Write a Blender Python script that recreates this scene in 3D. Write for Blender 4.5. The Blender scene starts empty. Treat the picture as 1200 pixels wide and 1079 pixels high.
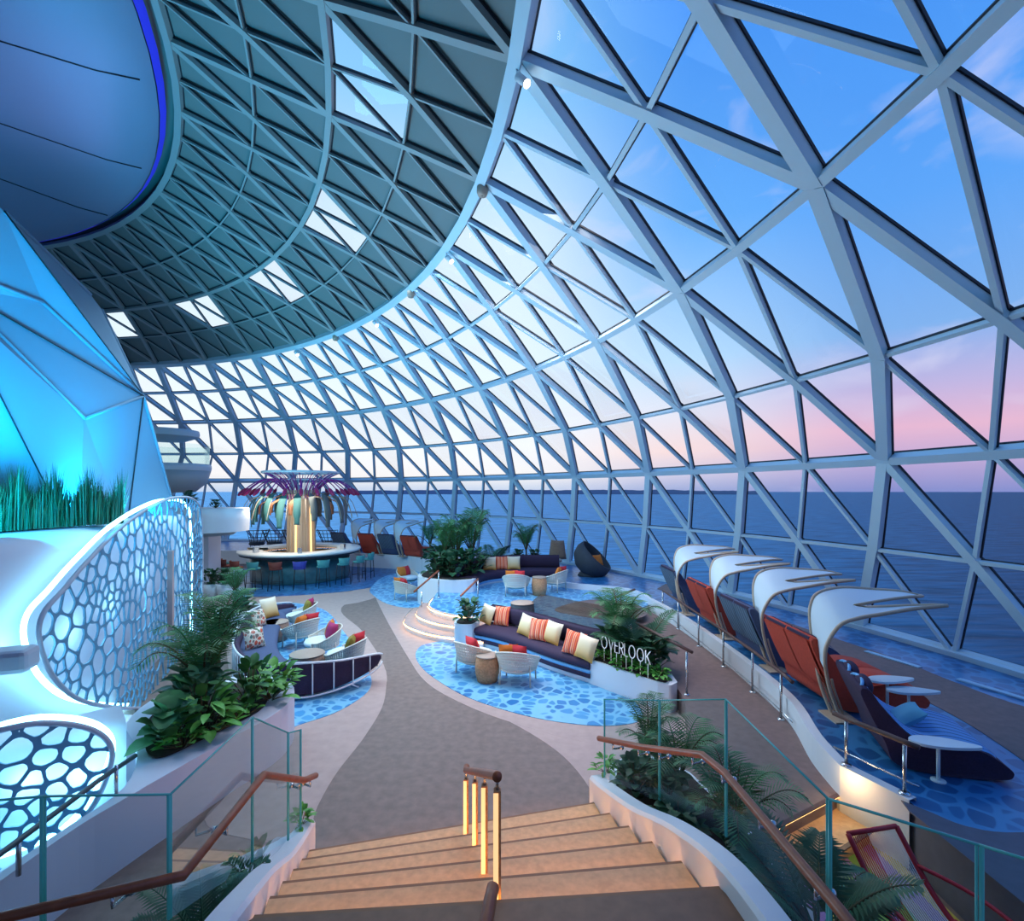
import bpy, bmesh, math, random
from mathutils import Vector, Matrix, noise as mnoise
from mathutils.geometry import tessellate_polygon
V = Vector
PI = math.pi
SC = bpy.context.scene
COL = SC.collection
EYE = 3.3          # height of the eye above the lower lounge floor
PL = 0.57          # outer terrace level
PX, PYH, PF = 600.0, 575.7, 591.5

def at(px, py, z=0.0):
    """point of the horizontal plane at height z that the survey photo shows at px,py"""
    Y = PF * (EYE - z) / (py - PYH)
    return V(((px - PX) / PF * Y, Y, z))
def atY(px, py, Y):
    return V(((px - PX) / PF * Y, Y, EYE - (py - PYH) / PF * Y))

# ------------------------------------------------------------------ materials
def s2l(c):
    c = c / 255.0
    return c / 12.92 if c <= 0.04045 else ((c + 0.055) / 1.055) ** 2.4
def rgb(r, g, b): return (s2l(r), s2l(g), s2l(b), 1.0)
MATS = {}
def mat(name, col, rough=0.6, metal=0.0, emit=None, es=0.0, noise=0.0, nscale=12.0, trans=0.0, bump=0.0, spec=None, sheen=0.0):
    m = bpy.data.materials.new(name); m.use_nodes = True
    nt = m.node_tree; b = nt.nodes['Principled BSDF']
    b.inputs['Base Color'].default_value = col
    b.inputs['Roughness'].default_value = rough
    b.inputs['Metallic'].default_value = metal
    if spec is not None: b.inputs['Specular IOR Level'].default_value = spec
    if emit:
        b.inputs['Emission Color'].default_value = emit; b.inputs['Emission Strength'].default_value = es
    if trans: b.inputs['Transmission Weight'].default_value = trans
    if noise or bump:
        tc = nt.nodes.new('ShaderNodeTexCoord'); n = nt.nodes.new('ShaderNodeTexNoise')
        n.inputs['Scale'].default_value = nscale; n.inputs['Detail'].default_value = 3
        nt.links.new(tc.outputs['Object'], n.inputs['Vector'])
        if noise:
            r = nt.nodes.new('ShaderNodeMapRange')
            r.inputs['From Min'].default_value = .3; r.inputs['From Max'].default_value = .7
            r.inputs['To Min'].default_value = 1 - noise; r.inputs['To Max'].default_value = 1 + noise
            nt.links.new(n.outputs['Fac'], r.inputs['Value'])
            mx = nt.nodes.new('ShaderNodeMix'); mx.data_type = 'RGBA'; mx.blend_type = 'MULTIPLY'
            mx.inputs[0].default_value = 1; mx.inputs[6].default_value = col
            nt.links.new(r.outputs['Result'], mx.inputs[7]); nt.links.new(mx.outputs[2], b.inputs['Base Color'])
        if bump:
            bp = nt.nodes.new('ShaderNodeBump'); bp.inputs['Strength'].default_value = bump; bp.inputs['Distance'].default_value = .02
            nt.links.new(n.outputs['Fac'], bp.inputs['Height']); nt.links.new(bp.outputs['Normal'], b.inputs['Normal'])
    MATS[name] = m
    return m
def ramp(nt, stops, interp='LINEAR'):
    r = nt.nodes.new('ShaderNodeValToRGB'); cr = r.color_ramp; cr.interpolation = interp
    while len(cr.elements) < len(stops): cr.elements.new(.5)
    for e, (p, c) in zip(cr.elements, stops): e.position = p; e.color = c
    return r
def mosaic_mat(name, dark, mid, line, scale=2.6, rough=.35):
    """rounded pebble cells on a lighter ground"""
    m = bpy.data.materials.new(name); m.use_nodes = True; nt = m.node_tree; b = nt.nodes['Principled BSDF']
    tc = nt.nodes.new('ShaderNodeTexCoord')
    nz = nt.nodes.new('ShaderNodeTexNoise'); nz.inputs['Scale'].default_value = .9
    nt.links.new(tc.outputs['Object'], nz.inputs['Vector'])
    v = nt.nodes.new('ShaderNodeTexVoronoi'); v.feature = 'DISTANCE_TO_EDGE'; v.inputs['Scale'].default_value = scale
    v2 = nt.nodes.new('ShaderNodeTexVoronoi'); v2.inputs['Scale'].default_value = scale
    for q in (v, v2): nt.links.new(tc.outputs['Object'], q.inputs['Vector']); q.inputs['Randomness'].default_value = .85
    # rounding: centre distance pulled against edge distance
    su = nt.nodes.new('ShaderNodeMath'); su.operation = 'MULTIPLY_ADD'; su.inputs[1].default_value = -.42; su.inputs[2].default_value = .17
    nt.links.new(v2.outputs['Distance'], su.inputs[0])
    mn = nt.nodes.new('ShaderNodeMath'); mn.operation = 'ADD'; nt.links.new(su.outputs[0], mn.inputs[0]); nt.links.new(v.outputs['Distance'], mn.inputs[1])
    r = ramp(nt, [(0, (0, 0, 0, 1)), (.03, (.05, .05, .05, 1)), (.10, (1, 1, 1, 1))]); nt.links.new(mn.outputs[0], r.inputs['Fac'])
    hs = nt.nodes.new('ShaderNodeSeparateColor'); nt.links.new(v2.outputs['Color'], hs.inputs[0])
    cell = nt.nodes.new('ShaderNodeMix'); cell.data_type = 'RGBA'; cell.inputs[6].default_value = dark; cell.inputs[7].default_value = mid
    nt.links.new(hs.outputs[0], cell.inputs[0])
    mx = nt.nodes.new('ShaderNodeMix'); mx.data_type = 'RGBA'; mx.inputs[6].default_value = line
    nt.links.new(r.outputs['Color'], mx.inputs[0]); nt.links.new(cell.outputs[2], mx.inputs[7])
    pr = ramp(nt, [(.0, (1, 1, 1, 1)), (.40, (.86, .9, .95, 1)), (.60, (1, 1, 1, 1)), (.72, (1.0, .86, 1.0, 1))]); nt.links.new(nz.outputs['Fac'], pr.inputs['Fac'])
    mu = nt.nodes.new('ShaderNodeMix'); mu.data_type = 'RGBA'; mu.blend_type = 'MULTIPLY'; mu.inputs[0].default_value = 1
    nt.links.new(mx.outputs[2], mu.inputs[6]); nt.links.new(pr.outputs[0], mu.inputs[7])
    nt.links.new(mu.outputs[2], b.inputs['Base Color']); b.inputs['Roughness'].default_value = rough
    MATS[name] = m; return m
def stripe_mat(name, cols, axis='X', scale=1.0, rough=.8):
    """repeating stripes along an object axis"""
    m = bpy.data.materials.new(name); m.use_nodes = True; nt = m.node_tree; b = nt.nodes['Principled BSDF']
    tc = nt.nodes.new('ShaderNodeTexCoord'); sp = nt.nodes.new('ShaderNodeSeparateXYZ')
    nt.links.new(tc.outputs['Object'], sp.inputs[0])
    mu = nt.nodes.new('ShaderNodeMath'); mu.operation = 'MULTIPLY'; mu.inputs[1].default_value = scale
    fr = nt.nodes.new('ShaderNodeMath'); fr.operation = 'FRACT'
    nt.links.new(sp.outputs[axis], mu.inputs[0]); nt.links.new(mu.outputs[0], fr.inputs[0])
    n = len(cols); r = ramp(nt, [(i / n, c) for i, c in enumerate(cols)], 'CONSTANT')
    nt.links.new(fr.outputs[0], r.inputs['Fac']); nt.links.new(r.outputs['Color'], b.inputs['Base Color'])
    b.inputs['Roughness'].default_value = rough
    MATS[name] = m; return m
def grad_mat(name, stops, z0, z1, axis='Z', rough=.8):
    m = bpy.data.materials.new(name); m.use_nodes = True; nt = m.node_tree; b = nt.nodes['Principled BSDF']
    tc = nt.nodes.new('ShaderNodeTexCoord'); sp = nt.nodes.new('ShaderNodeSeparateXYZ')
    nt.links.new(tc.outputs['Object'], sp.inputs[0])
    mr = nt.nodes.new('ShaderNodeMapRange'); mr.inputs['From Min'].default_value = z0; mr.inputs['From Max'].default_value = z1
    nt.links.new(sp.outputs[axis], mr.inputs['Value']); r = ramp(nt, stops)
    nt.links.new(mr.outputs['Result'], r.inputs['Fac']); nt.links.new(r.outputs['Color'], b.inputs['Base Color'])
    b.inputs['Roughness'].default_value = rough
    MATS[name] = m; return m
def glass_mat(name, tint, refl=.05, rough=0.0):
    m = bpy.data.materials.new(name); m.use_nodes = True; nt = m.node_tree
    nt.nodes.remove(nt.nodes['Principled BSDF']); out = nt.nodes['Material Output']
    t = nt.nodes.new('ShaderNodeBsdfTransparent'); t.inputs[0].default_value = tint
    g = nt.nodes.new('ShaderNodeBsdfGlossy'); g.inputs['Roughness'].default_value = rough; g.inputs['Color'].default_value = (.8, .95, 1, 1)
    fr = nt.nodes.new('ShaderNodeLayerWeight'); fr.inputs['Blend'].default_value = .12
    mr = nt.nodes.new('ShaderNodeMapRange'); mr.inputs['To Min'].default_value = refl * .4; mr.inputs['To Max'].default_value = refl * 5
    nt.links.new(fr.outputs['Fresnel'], mr.inputs['Value'])
    mx = nt.nodes.new('ShaderNodeMixShader'); nt.links.new(mr.outputs['Result'], mx.inputs[0])
    nt.links.new(t.outputs[0], mx.inputs[1]); nt.links.new(g.outputs[0], mx.inputs[2]); nt.links.new(mx.outputs[0], out.inputs['Surface'])
    MATS[name] = m; return m

WHITE = mat('white_paint', rgb(225, 232, 238), .45)
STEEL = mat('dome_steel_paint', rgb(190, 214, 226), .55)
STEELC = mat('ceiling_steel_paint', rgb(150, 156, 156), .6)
GASKET = mat('dark_gasket', rgb(22, 30, 42), .6)
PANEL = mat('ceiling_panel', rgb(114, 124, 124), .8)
GLASS = glass_mat('dome_glass', (.94, .975, 1, 1), .025)
RGLASS = glass_mat('railing_glass', (.80, .92, .92, 1), .09)
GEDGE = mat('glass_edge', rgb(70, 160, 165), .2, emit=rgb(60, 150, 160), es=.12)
NAVY = mat('navy_fabric', rgb(70, 84, 118), .85, noise=.1, nscale=40)
PURPLE = mat('dark_purple_fabric', rgb(52, 38, 66), .85, noise=.15, nscale=50)
TAUPE = mat('taupe_floor', rgb(124, 108, 102), .6, noise=.16, nscale=9)
PALE = mat('pale_floor', rgb(178, 156, 150), .55, noise=.07, nscale=7)
BROWN = mat('brown_floor', rgb(120, 100, 96), .65, noise=.12, nscale=11)
DKFLOOR = mat('dark_blue_floor', rgb(78, 86, 104), .6, noise=.1, nscale=10)
MOSAIC = mosaic_mat('blue_mosaic', rgb(40, 118, 182), rgb(84, 168, 218), rgb(130, 196, 230), 5.5)
MOSAICD = mosaic_mat('deep_blue_mosaic', rgb(24, 86, 140), rgb(34, 104, 162), rgb(56, 130, 184), 4.6)
WOOD = mat('rail_wood', rgb(150, 82, 52), .4, noise=.18, nscale=14)
DWOOD = mat('dark_rail_wood', rgb(84, 58, 52), .45, noise=.12, nscale=14)
TREAD = mat('oak_tread', rgb(205, 165, 120), .5, noise=.12, nscale=20)
LANDING = mat('landing_wood', rgb(120, 88, 66), .5, noise=.12, nscale=12)
CHROME = mat('brushed_steel', rgb(200, 205, 210), .25, 1.0)
LEAF = mat('leaf_green', rgb(62, 122, 70), .5, noise=.35, nscale=6)
LEAF2 = mat('leaf_bright_green', rgb(88, 158, 64), .5, noise=.3, nscale=6)
LEAF3 = mat('leaf_dark_green', rgb(42, 88, 58), .5, noise=.35, nscale=6)
STEM = mat('stem_brown', rgb(84, 74, 50), .8)
SOIL = mat('soil', rgb(50, 42, 36), .95, noise=.2)
WOVEN = mat('woven_white', rgb(214, 212, 200), .7)
SEATW = mat('white_cushion_fabric', rgb(214, 226, 232), .8)
RED = mat('red_fabric', rgb(205, 44, 56), .8)
MAGENTA = mat('magenta_fabric', rgb(176, 44, 98), .8)
ORANGE = mat('orange_fabric', rgb(214, 120, 40), .8)
OLIVE = mat('olive_fabric', rgb(140, 122, 44), .8)
RATTAN = mat('rattan', rgb(190, 142, 102), .7, noise=.25, nscale=35, bump=.3)
RATTAN2 = mat('brown_rattan', rgb(150, 122, 104), .7, noise=.25, nscale=35, bump=.3)
TABTOP = mat('table_top_taupe', rgb(168, 150, 136), .5)
CUSHW = grad_mat('ombre_cushion', [(0, rgb(205, 150, 60)), (.5, rgb(225, 205, 160)), (1, rgb(236, 226, 205))], -.2, .2)
CUSHS = stripe_mat('striped_cushion', [rgb(226, 92, 60), rgb(240, 170, 130), rgb(214, 70, 66), rgb(232, 120, 60), rgb(200, 60, 70), rgb(245, 190, 150)], 'X', 9)
FLORAL = mosaic_mat('floral_fabric', rgb(60, 120, 110), rgb(220, 90, 60), rgb(230, 225, 205), 14)
DGREY = mat('dark_grey_weave', rgb(58, 66, 76), .8, noise=.2, nscale=40)
BLACK = mat('black_metal', rgb(24, 28, 34), .5)
REDBED = mat('rust_red_fabric', rgb(190, 70, 50), .85, noise=.08, nscale=30)
GREYBED = stripe_mat('grey_slat_fabric', [rgb(92, 116, 138), rgb(92, 116, 138), rgb(92, 116, 138), rgb(48, 58, 78)], 'Y', 11)
BLUEBED = stripe_mat('blue_channel_fabric', [rgb(96, 156, 216)] * 6 + [rgb(28, 40, 78)], 'Y', 9)
LTBLUE = mat('light_blue_piping', rgb(112, 176, 226), .7)
CANVAS = mat('white_canvas', rgb(206, 226, 236), .7)
BEIGERIB = mat('beige_bent_rib', rgb(190, 172, 150), .5)
WARMLED = mat('warm_led', rgb(255, 200, 140), .5, emit=rgb(255, 190, 120), es=6)
CYANLED = mat('cyan_led', rgb(200, 245, 255), .5, emit=(.28, .80, 1, 1), es=9)

# ------------------------------------------------------------------ mesh builder
class MB:
    def __init__(s): s.v = []; s.f = []; s.m = []; s.sm = []; s.mats = []
    def mi(s, m):
        if m not in s.mats: s.mats.append(m)
        return s.mats.index(m)
    def add(s, vs, fs, m, smooth=False):
        o = len(s.v); s.v += [tuple(p) for p in vs]; i = s.mi(m)
        for f in fs: s.f.append([o + k for k in f]); s.m.append(i); s.sm.append(smooth)
        return s
    def box(s, c, d, m, rot=None):
        c = V(c); hx, hy, hz = d[0] / 2, d[1] / 2, d[2] / 2
        vs = [V((x * hx, y * hy, z * hz)) for x in (-1, 1) for y in (-1, 1) for z in (-1, 1)]
        if rot is not None: vs = [rot @ p for p in vs]
        return s.add([p + c for p in vs], [(0, 1, 3, 2), (4, 6, 7, 5), (0, 4, 5, 1), (2, 3, 7, 6), (0, 2, 6, 4), (1, 5, 7, 3)], m)
    def beam(s, a, b, w, d, up, m):
        """rectangular bar from a to b; w across, d along 'up'"""
        a, b, up = V(a), V(b), V(up); t = (b - a).normalized(); x = t.cross(up).normalized(); u = x.cross(t).normalized()
        vs = [p + x * (i * w / 2) + u * (j * d / 2) for p in (a, b) for i, j in ((-1, -1), (1, -1), (1, 1), (-1, 1))]
        return s.add(vs, [(0, 3, 2, 1), (4, 5, 6, 7), (0, 1, 5, 4), (1, 2, 6, 5), (2, 3, 7, 6), (3, 0, 4, 7)], m)
    def tube(s, pts, r, m, n=8, closed=False, cap=True):
        pts = [V(p) for p in pts]; k = len(pts); vs = []
        up = V((0, 0, 1)); prev = None
        for i, p in enumerate(pts):
            a = pts[(i - 1) % k] if (closed or i > 0) else p; b = pts[(i + 1) % k] if (closed or i < k - 1) else p
            t = (b - a).normalized()
            if prev is None:
                x = t.cross(up)
                if x.length < .05: x = t.cross(V((1, 0, 0)))
            else: x = prev - t * prev.dot(t)
            x = x.normalized(); prev = x; y = t.cross(x)
            rr = r[i] if isinstance(r, (list, tuple)) else r
            vs += [p + (x * math.cos(2 * PI * j / n) + y * math.sin(2 * PI * j / n)) * rr for j in range(n)]
        fs = []
        for i in range(k if closed else k - 1):
            q = (i + 1) % k
            fs += [(i * n + j, i * n + (j + 1) % n, q * n + (j + 1) % n, q * n + j) for j in range(n)]
        if cap and not closed: fs += [tuple(range(n))[::-1], tuple((k - 1) * n + j for j in range(n))]
        return s.add(vs, fs, m, True)
    def lathe(s, prof, m, n=32, c=(0, 0, 0), a0=0, a1=2 * PI):
        full = abs(a1 - a0 - 2 * PI) < 1e-6; k = n if full else n + 1; c = V(c); vs = []
        for i in range(k):
            a = a0 + (a1 - a0) * i / n
            vs += [c + V((r * math.cos(a), r * math.sin(a), z)) for r, z in prof]
        q = len(prof); fs = []
        for i in range(n):
            j = (i + 1) % k
            fs += [(i * q + t, j * q + t, j * q + t + 1, i * q + t + 1) for t in range(q - 1)]
        return s.add(vs, fs, m, True)
    def grid(s, rows, m, smooth=True, flip=False):
        q = len(rows[0]); vs = [p for r in rows for p in r]
        fs = [(i * q + j, i * q + j + 1, (i + 1) * q + j + 1, (i + 1) * q + j) for i in range(len(rows) - 1) for j in range(q - 1)]
        if flip: fs = [f[::-1] for f in fs]
        return s.add(vs, fs, m, smooth)
    def prism(s, poly, z0, z1, m, mside=None):
        """poly: 2D outline (ccw) extruded z0..z1"""
        poly = [V((p[0], p[1])) for p in poly]; n = len(poly)
        ar = sum(poly[i].x * poly[(i + 1) % n].y - poly[(i + 1) % n].x * poly[i].y for i in range(n))
        if ar < 0: poly = poly[::-1]
        tri = tessellate_polygon([[V((p.x, p.y, 0)) for p in poly]])
        top = [(p.x, p.y, z1) for p in poly]; bot = [(p.x, p.y, z0) for p in poly]
        tt = []
        for a, b, c in tri:
            if (poly[b] - poly[a]).cross(poly[c] - poly[a]) < 0: a, b, c = a, c, b
            tt.append((a, b, c))
        s.add(top, tt, m); s.add(bot, [t[::-1] for t in tt], mside or m)
        s.add(bot + top, [(i, (i + 1) % n, n + (i + 1) % n, n + i) for i in range(n)], mside or m)
        return s
    def ell(s, c, r, m, n=16, k=8, rot=None):
        c = V(c); rows = []
        for i in range(k + 1):
            th = PI * i / k
            row = []
            for j in range(n + 1):
                a = 2 * PI * j / n; p = V((r[0] * math.sin(th) * math.cos(a), r[1] * math.sin(th) * math.sin(a), -r[2] * math.cos(th)))
                if rot is not None: p = rot @ p
                row.append(c + p)
            rows.append(row)
        return s.grid(rows, m)
    def build(s, name, parent=None, bevel=0, solid=0, sub=0, loc=None):
        me = bpy.data.meshes.new(name); me.from_pydata(s.v, [], s.f)
        for m in s.mats: me.materials.append(m)
        me.polygons.foreach_set('material_index', s.m); me.polygons.foreach_set('use_smooth', s.sm); me.update()
        o = bpy.data.objects.new(name, me); COL.objects.link(o)
        if parent is not None: o.parent = parent
        if loc is not None: o.location = loc
        if solid:
            md = o.modifiers.new('t', 'SOLIDIFY'); md.thickness = solid; md.offset = 0
        if bevel:
            md = o.modifiers.new('b', 'BEVEL'); md.width = bevel; md.segments = 2; md.limit_method = 'ANGLE'
        if sub:
            md = o.modifiers.new('s', 'SUBSURF'); md.levels = sub; md.render_levels = sub
        return o
def thing(name, label, cat, loc=(0, 0, 0), rz=0, group=None):
    o = bpy.data.objects.new(name, None); COL.objects.link(o); o.location = loc; o.rotation_euler = (0, 0, rz); o.empty_display_size = .2
    return tag(o, label, cat, group)
def tag(o, label, cat, group=None):
    o['label'] = label; o['category'] = cat
    if group: o['group'] = group
    return o
def struct(o): o['kind'] = 'structure'; return o
def dup(o, loc, rz, label, group=None, scale=None, mats=None):
    """copy of a thing with copies of its parts and sub-parts"""
    def rec(src, par):
        c = src.copy(); COL.objects.link(c)
        if par is not None: c.parent = par
        for ch in src.children: rec(ch, c)
        return c
    c = rec(o, None); c.location = loc
    c.rotation_euler = rz if isinstance(rz, (tuple, list)) else (0, 0, rz)
    c['label'] = label
    if group: c['group'] = group
    if scale: c.scale = scale if isinstance(scale, tuple) else (scale,) * 3
    return c
def crom(pts, n=8, closed=False):
    pts = [V(p) for p in pts]; k = len(pts); out = []
    for i in range(k if closed else k - 1):
        g = (lambda j: pts[j % k]) if closed else (lambda j: pts[max(0, min(k - 1, j))])
        p0, p1, p2, p3 = g(i - 1), g(i), g(i + 1), g(i + 2)
        for q in range(n):
            t = q / n
            out.append(.5 * (2 * p1 + (p2 - p0) * t + (2 * p0 - 5 * p1 + 4 * p2 - p3) * t * t + (3 * p1 - p0 - 3 * p2 + p3) * t ** 3))
    if not closed: out.append(pts[-1])
    return out

# ------------------------------------------------------------------ camera, sky, sea
cam = bpy.data.cameras.new('camera'); co = bpy.data.objects.new('camera', cam); COL.objects.link(co); SC.camera = co
co.location = (0, 0, EYE); co.rotation_euler = (PI / 2, 0, 0)
cam.sensor_width = 36; cam.lens = PF / 1200 * 36; cam.shift_y = (PYH - 539.5) / 1200; cam.clip_start = .05; cam.clip_end = 60000
SC.view_settings.view_transform = 'Standard'; SC.view_settings.look = 'None'
SC.cycles.max_bounces = 6; SC.cycles.diffuse_bounces = 3; SC.cycles.glossy_bounces = 3; SC.cycles.transparent_max_bounces = 24
SC.cycles.caustics_reflective = False; SC.cycles.caustics_refractive = False; SC.cycles.sample_clamp_indirect = 6

def make_sky():
    w = bpy.data.worlds.new('dusk_sky'); SC.world = w; w.use_nodes = True; nt = w.node_tree; bg = nt.nodes['Background']
    tc = nt.nodes.new('ShaderNodeTexCoord'); sp = nt.nodes.new('ShaderNodeSeparateXYZ'); nt.links.new(tc.outputs['Generated'], sp.inputs[0])
    L = ramp(nt, [(0, rgb(190, 205, 228)), (.03, rgb(244, 238, 236)), (.08, rgb(244, 246, 248)), (.2, rgb(232, 244, 252)), (.45, rgb(214, 234, 246)), (.62, rgb(140, 200, 244)), (1, rgb(60, 136, 228))])
    M = ramp(nt, [(0, rgb(150, 164, 208)), (.03, rgb(200, 196, 220)), (.075, rgb(244, 214, 212)), (.14, rgb(226, 224, 236)), (.24, rgb(184, 218, 246)), (.45, rgb(104, 172, 242)), (.7, rgb(64, 138, 232)), (1, rgb(50, 120, 224))])
    R = ramp(nt, [(0, rgb(130, 138, 196)), (.05, rgb(186, 164, 204)), (.10, rgb(226, 178, 202)), (.16, rgb(190, 176, 216)), (.25, rgb(126, 172, 228)), (.42, rgb(92, 160, 238)), (.7, rgb(62, 138, 232)), (1, rgb(50, 120, 224))])
    for r in (L, M, R): nt.links.new(sp.outputs['Z'], r.inputs['Fac'])
    # azimuth: atan2(x,y)
    az = nt.nodes.new('ShaderNodeMath'); az.operation = 'ARCTAN2'; nt.links.new(sp.outputs['X'], az.inputs[0]); nt.links.new(sp.outputs['Y'], az.inputs[1])
    def mr(a, b):
        m = nt.nodes.new('ShaderNodeMapRange'); m.interpolation_type = 'SMOOTHSTEP'; m.inputs['From Min'].default_value = a; m.inputs['From Max'].default_value = b
        nt.links.new(az.outputs[0], m.inputs['Value']); return m
    m1 = nt.nodes.new('ShaderNodeMix'); m1.data_type = 'RGBA'; nt.links.new(mr(-.02, .36).outputs[0], m1.inputs[0]); nt.links.new(L.outputs[0], m1.inputs[6]); nt.links.new(M.outputs[0], m1.inputs[7])
    m2 = nt.nodes.new('ShaderNodeMix'); m2.data_type = 'RGBA'; nt.links.new(mr(.3, .66).outputs[0], m2.inputs[0]); nt.links.new(m1.outputs[2], m2.inputs[6]); nt.links.new(R.outputs[0], m2.inputs[7])
    # soft cloud wisps
    mp = nt.nodes.new('ShaderNodeMapping'); mp.inputs['Scale'].default_value = (2.2, 2.2, 5.0); mp.inputs['Rotation'].default_value = (.3, .5, .2); nt.links.new(tc.outputs['Generated'], mp.inputs[0])
    nz = nt.nodes.new('ShaderNodeTexNoise'); nz.inputs['Scale'].default_value = 2.2; nz.inputs['Detail'].default_value = 6; nz.inputs['Distortion'].default_value = .6
    nt.links.new(mp.outputs[0], nz.inputs['Vector'])
    cr = ramp(nt, [(0, (0, 0, 0, 1)), (.56, (0, 0, 0, 1)), (.8, (.55, .55, .55, 1))]); nt.links.new(nz.outputs['Fac'], cr.inputs['Fac'])
    m3 = nt.nodes.new('ShaderNodeMix'); m3.data_type = 'RGBA'; nt.links.new(cr.outputs['Color'], m3.inputs[0]); nt.links.new(m2.outputs[2], m3.inputs[6]); m3.inputs[7].default_value = rgb(226, 220, 238)
    nt.links.new(m3.outputs[2], bg.inputs['Color']); bg.inputs['Strength'].default_value = 1.14
make_sky()

def make_sea():
    m = bpy.data.materials.new('sea_water'); m.use_nodes = True; nt = m.node_tree; b = nt.nodes['Principled BSDF']
    tc = nt.nodes.new('ShaderNodeTexCoord')
    mp = nt.nodes.new('ShaderNodeMapping'); mp.inputs['Scale'].default_value = (.05, .2, .1); mp.inputs['Rotation'].default_value = (0, 0, .25); nt.links.new(tc.outputs['Object'], mp.inputs[0])
    n = nt.nodes.new('ShaderNodeTexNoise'); n.inputs['Scale'].default_value = 1; n.inputs['Detail'].default_value = 6; nt.links.new(mp.outputs[0], n.inputs['Vector'])
    sp = nt.nodes.new('ShaderNodeSeparateXYZ'); nt.links.new(tc.outputs['Object'], sp.inputs[0])
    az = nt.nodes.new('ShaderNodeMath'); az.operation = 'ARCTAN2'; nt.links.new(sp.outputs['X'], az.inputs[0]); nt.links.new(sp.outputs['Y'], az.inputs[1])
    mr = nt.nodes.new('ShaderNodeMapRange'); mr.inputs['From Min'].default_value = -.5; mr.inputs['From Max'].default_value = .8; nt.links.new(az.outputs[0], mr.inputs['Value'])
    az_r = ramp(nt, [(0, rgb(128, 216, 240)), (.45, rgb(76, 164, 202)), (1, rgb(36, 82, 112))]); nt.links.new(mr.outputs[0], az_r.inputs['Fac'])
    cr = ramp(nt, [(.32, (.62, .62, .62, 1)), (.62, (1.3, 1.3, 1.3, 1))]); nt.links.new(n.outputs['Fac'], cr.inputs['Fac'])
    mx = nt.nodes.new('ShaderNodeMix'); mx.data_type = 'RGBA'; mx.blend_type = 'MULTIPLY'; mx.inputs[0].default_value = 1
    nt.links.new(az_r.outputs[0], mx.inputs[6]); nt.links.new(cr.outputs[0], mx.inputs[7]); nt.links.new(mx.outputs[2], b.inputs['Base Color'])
    b.inputs['Roughness'].default_value = .55; b.inputs['Specular IOR Level'].default_value = .12
    bp = nt.nodes.new('ShaderNodeBump'); bp.inputs['Strength'].default_value = .5; bp.inputs['Distance'].default_value = 1.5
    nt.links.new(n.outputs['Fac'], bp.inputs['Height']); nt.links.new(bp.outputs['Normal'], b.inputs['Normal'])
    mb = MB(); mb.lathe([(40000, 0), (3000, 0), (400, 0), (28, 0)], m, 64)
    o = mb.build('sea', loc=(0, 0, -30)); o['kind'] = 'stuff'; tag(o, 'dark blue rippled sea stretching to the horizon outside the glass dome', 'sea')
    land = mat('coast_haze', rgb(92, 116, 150), 1)
    mb = MB(); rng = random.Random(4); pts = []
    for i in range(121):
        a = -.36 + i / 120 * .82; d = 6000
        h = 33 + 20 * (mnoise.noise((i * .13, 2, 0)) * .6 + .7) * min(1, i / 25, (120 - i) / 25) + (rng.random() * 6)
        pts.append((V((d * math.sin(a), d * math.cos(a), -31)), V((d * math.sin(a), d * math.cos(a), -30 + h))))
    mb.grid([[p for p, q in pts], [q for p, q in pts], [q * 1.08 - V((0, 0, q.z * 1.08 + 31)) for p, q in pts]], land)
    tag(mb.build('coastline'), 'thin hazy strip of land on the far horizon across the sea', 'coast')
make_sea()

# ------------------------------------------------------------------ glass dome
DC = V((-16.77, 3.04, EYE)); DD = .138
DR = [12.33, 14.75, 17.07, 19.98, 24.0, 24.7]; DH = [7.3, 6.26, 5.0, 3.125, .556, -2.73]
DP = [.016, .095, .165, .243, .382, .425]
def hermite(a, t):
    n = len(a); i = min(n - 2, int(t)); u = t - i
    if i >= 3: return a[i] + (a[i+1]-a[i])*u + (.13 if a is DR and i == 3 else .05 if a is DR else 0)*4*u*(1-u)
    m = lambda j: (a[j + 1] - a[j - 1]) / 2 if 0 < j < n - 1 else ((a[1] - a[0]) if j == 0 else (a[-1] - a[-2]))
    return (2*u**3-3*u*u+1)*a[i] + (u**3-2*u*u+u)*m(i) + (-2*u**3+3*u*u)*a[i+1] + (u**3-u*u)*m(i+1)
def dnode(t, k, off=0.0):
    i = int(t); ph = DP[i] if t == i else (DP[i] + DP[i + 1]) / 2
    R, h = hermite(DR, t), hermite(DH, t)
    e = .02; t0, t1 = max(0, t - e), min(5, t + e)
    dr, dh = hermite(DR, t1) - hermite(DR, t0), hermite(DH, t1) - hermite(DH, t0)
    n = V((-dh, dr)).normalized(); n = n if n.x > 0 or n.y > 0 else -n
    a = ph + k * DD
    return DC + V(((R + n.x * off) * math.cos(a), (R + n.x * off) * math.sin(a), h + n.y * off))
def dnorm(t, k): return (dnode(t, k, 1) - dnode(t, k, 0)).normalized()
K0, K1 = -6, 15
def seg(mb, a, b, w, d, gask=True):
    """bar between dome nodes a=(t,k), b=(t,k) with a dark gasket on its outer side"""
    na, nb = dnorm(*a), dnorm(*b); n = (na + nb) / 2
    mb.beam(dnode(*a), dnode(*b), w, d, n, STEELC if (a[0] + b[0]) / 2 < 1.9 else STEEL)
    if gask: mb.beam(dnode(a[0], a[1], d / 2 + .015), dnode(b[0], b[1], d / 2 + .015), w + .03, .03, n, GASKET)
trim = 0
def tri_edges(r, k, kind):
    if kind == 0: return [(r, k), (r + 1, k), (r + 1, k - 1)]          # apex up
    return [(r, k), (r + 1, k), (r, k + 1)]                             # apex down
def mid(a, b): return ((a[0] + b[0]) / 2, (a[1] + b[1]) / 2) if a[0] == b[0] or True else None
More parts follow.
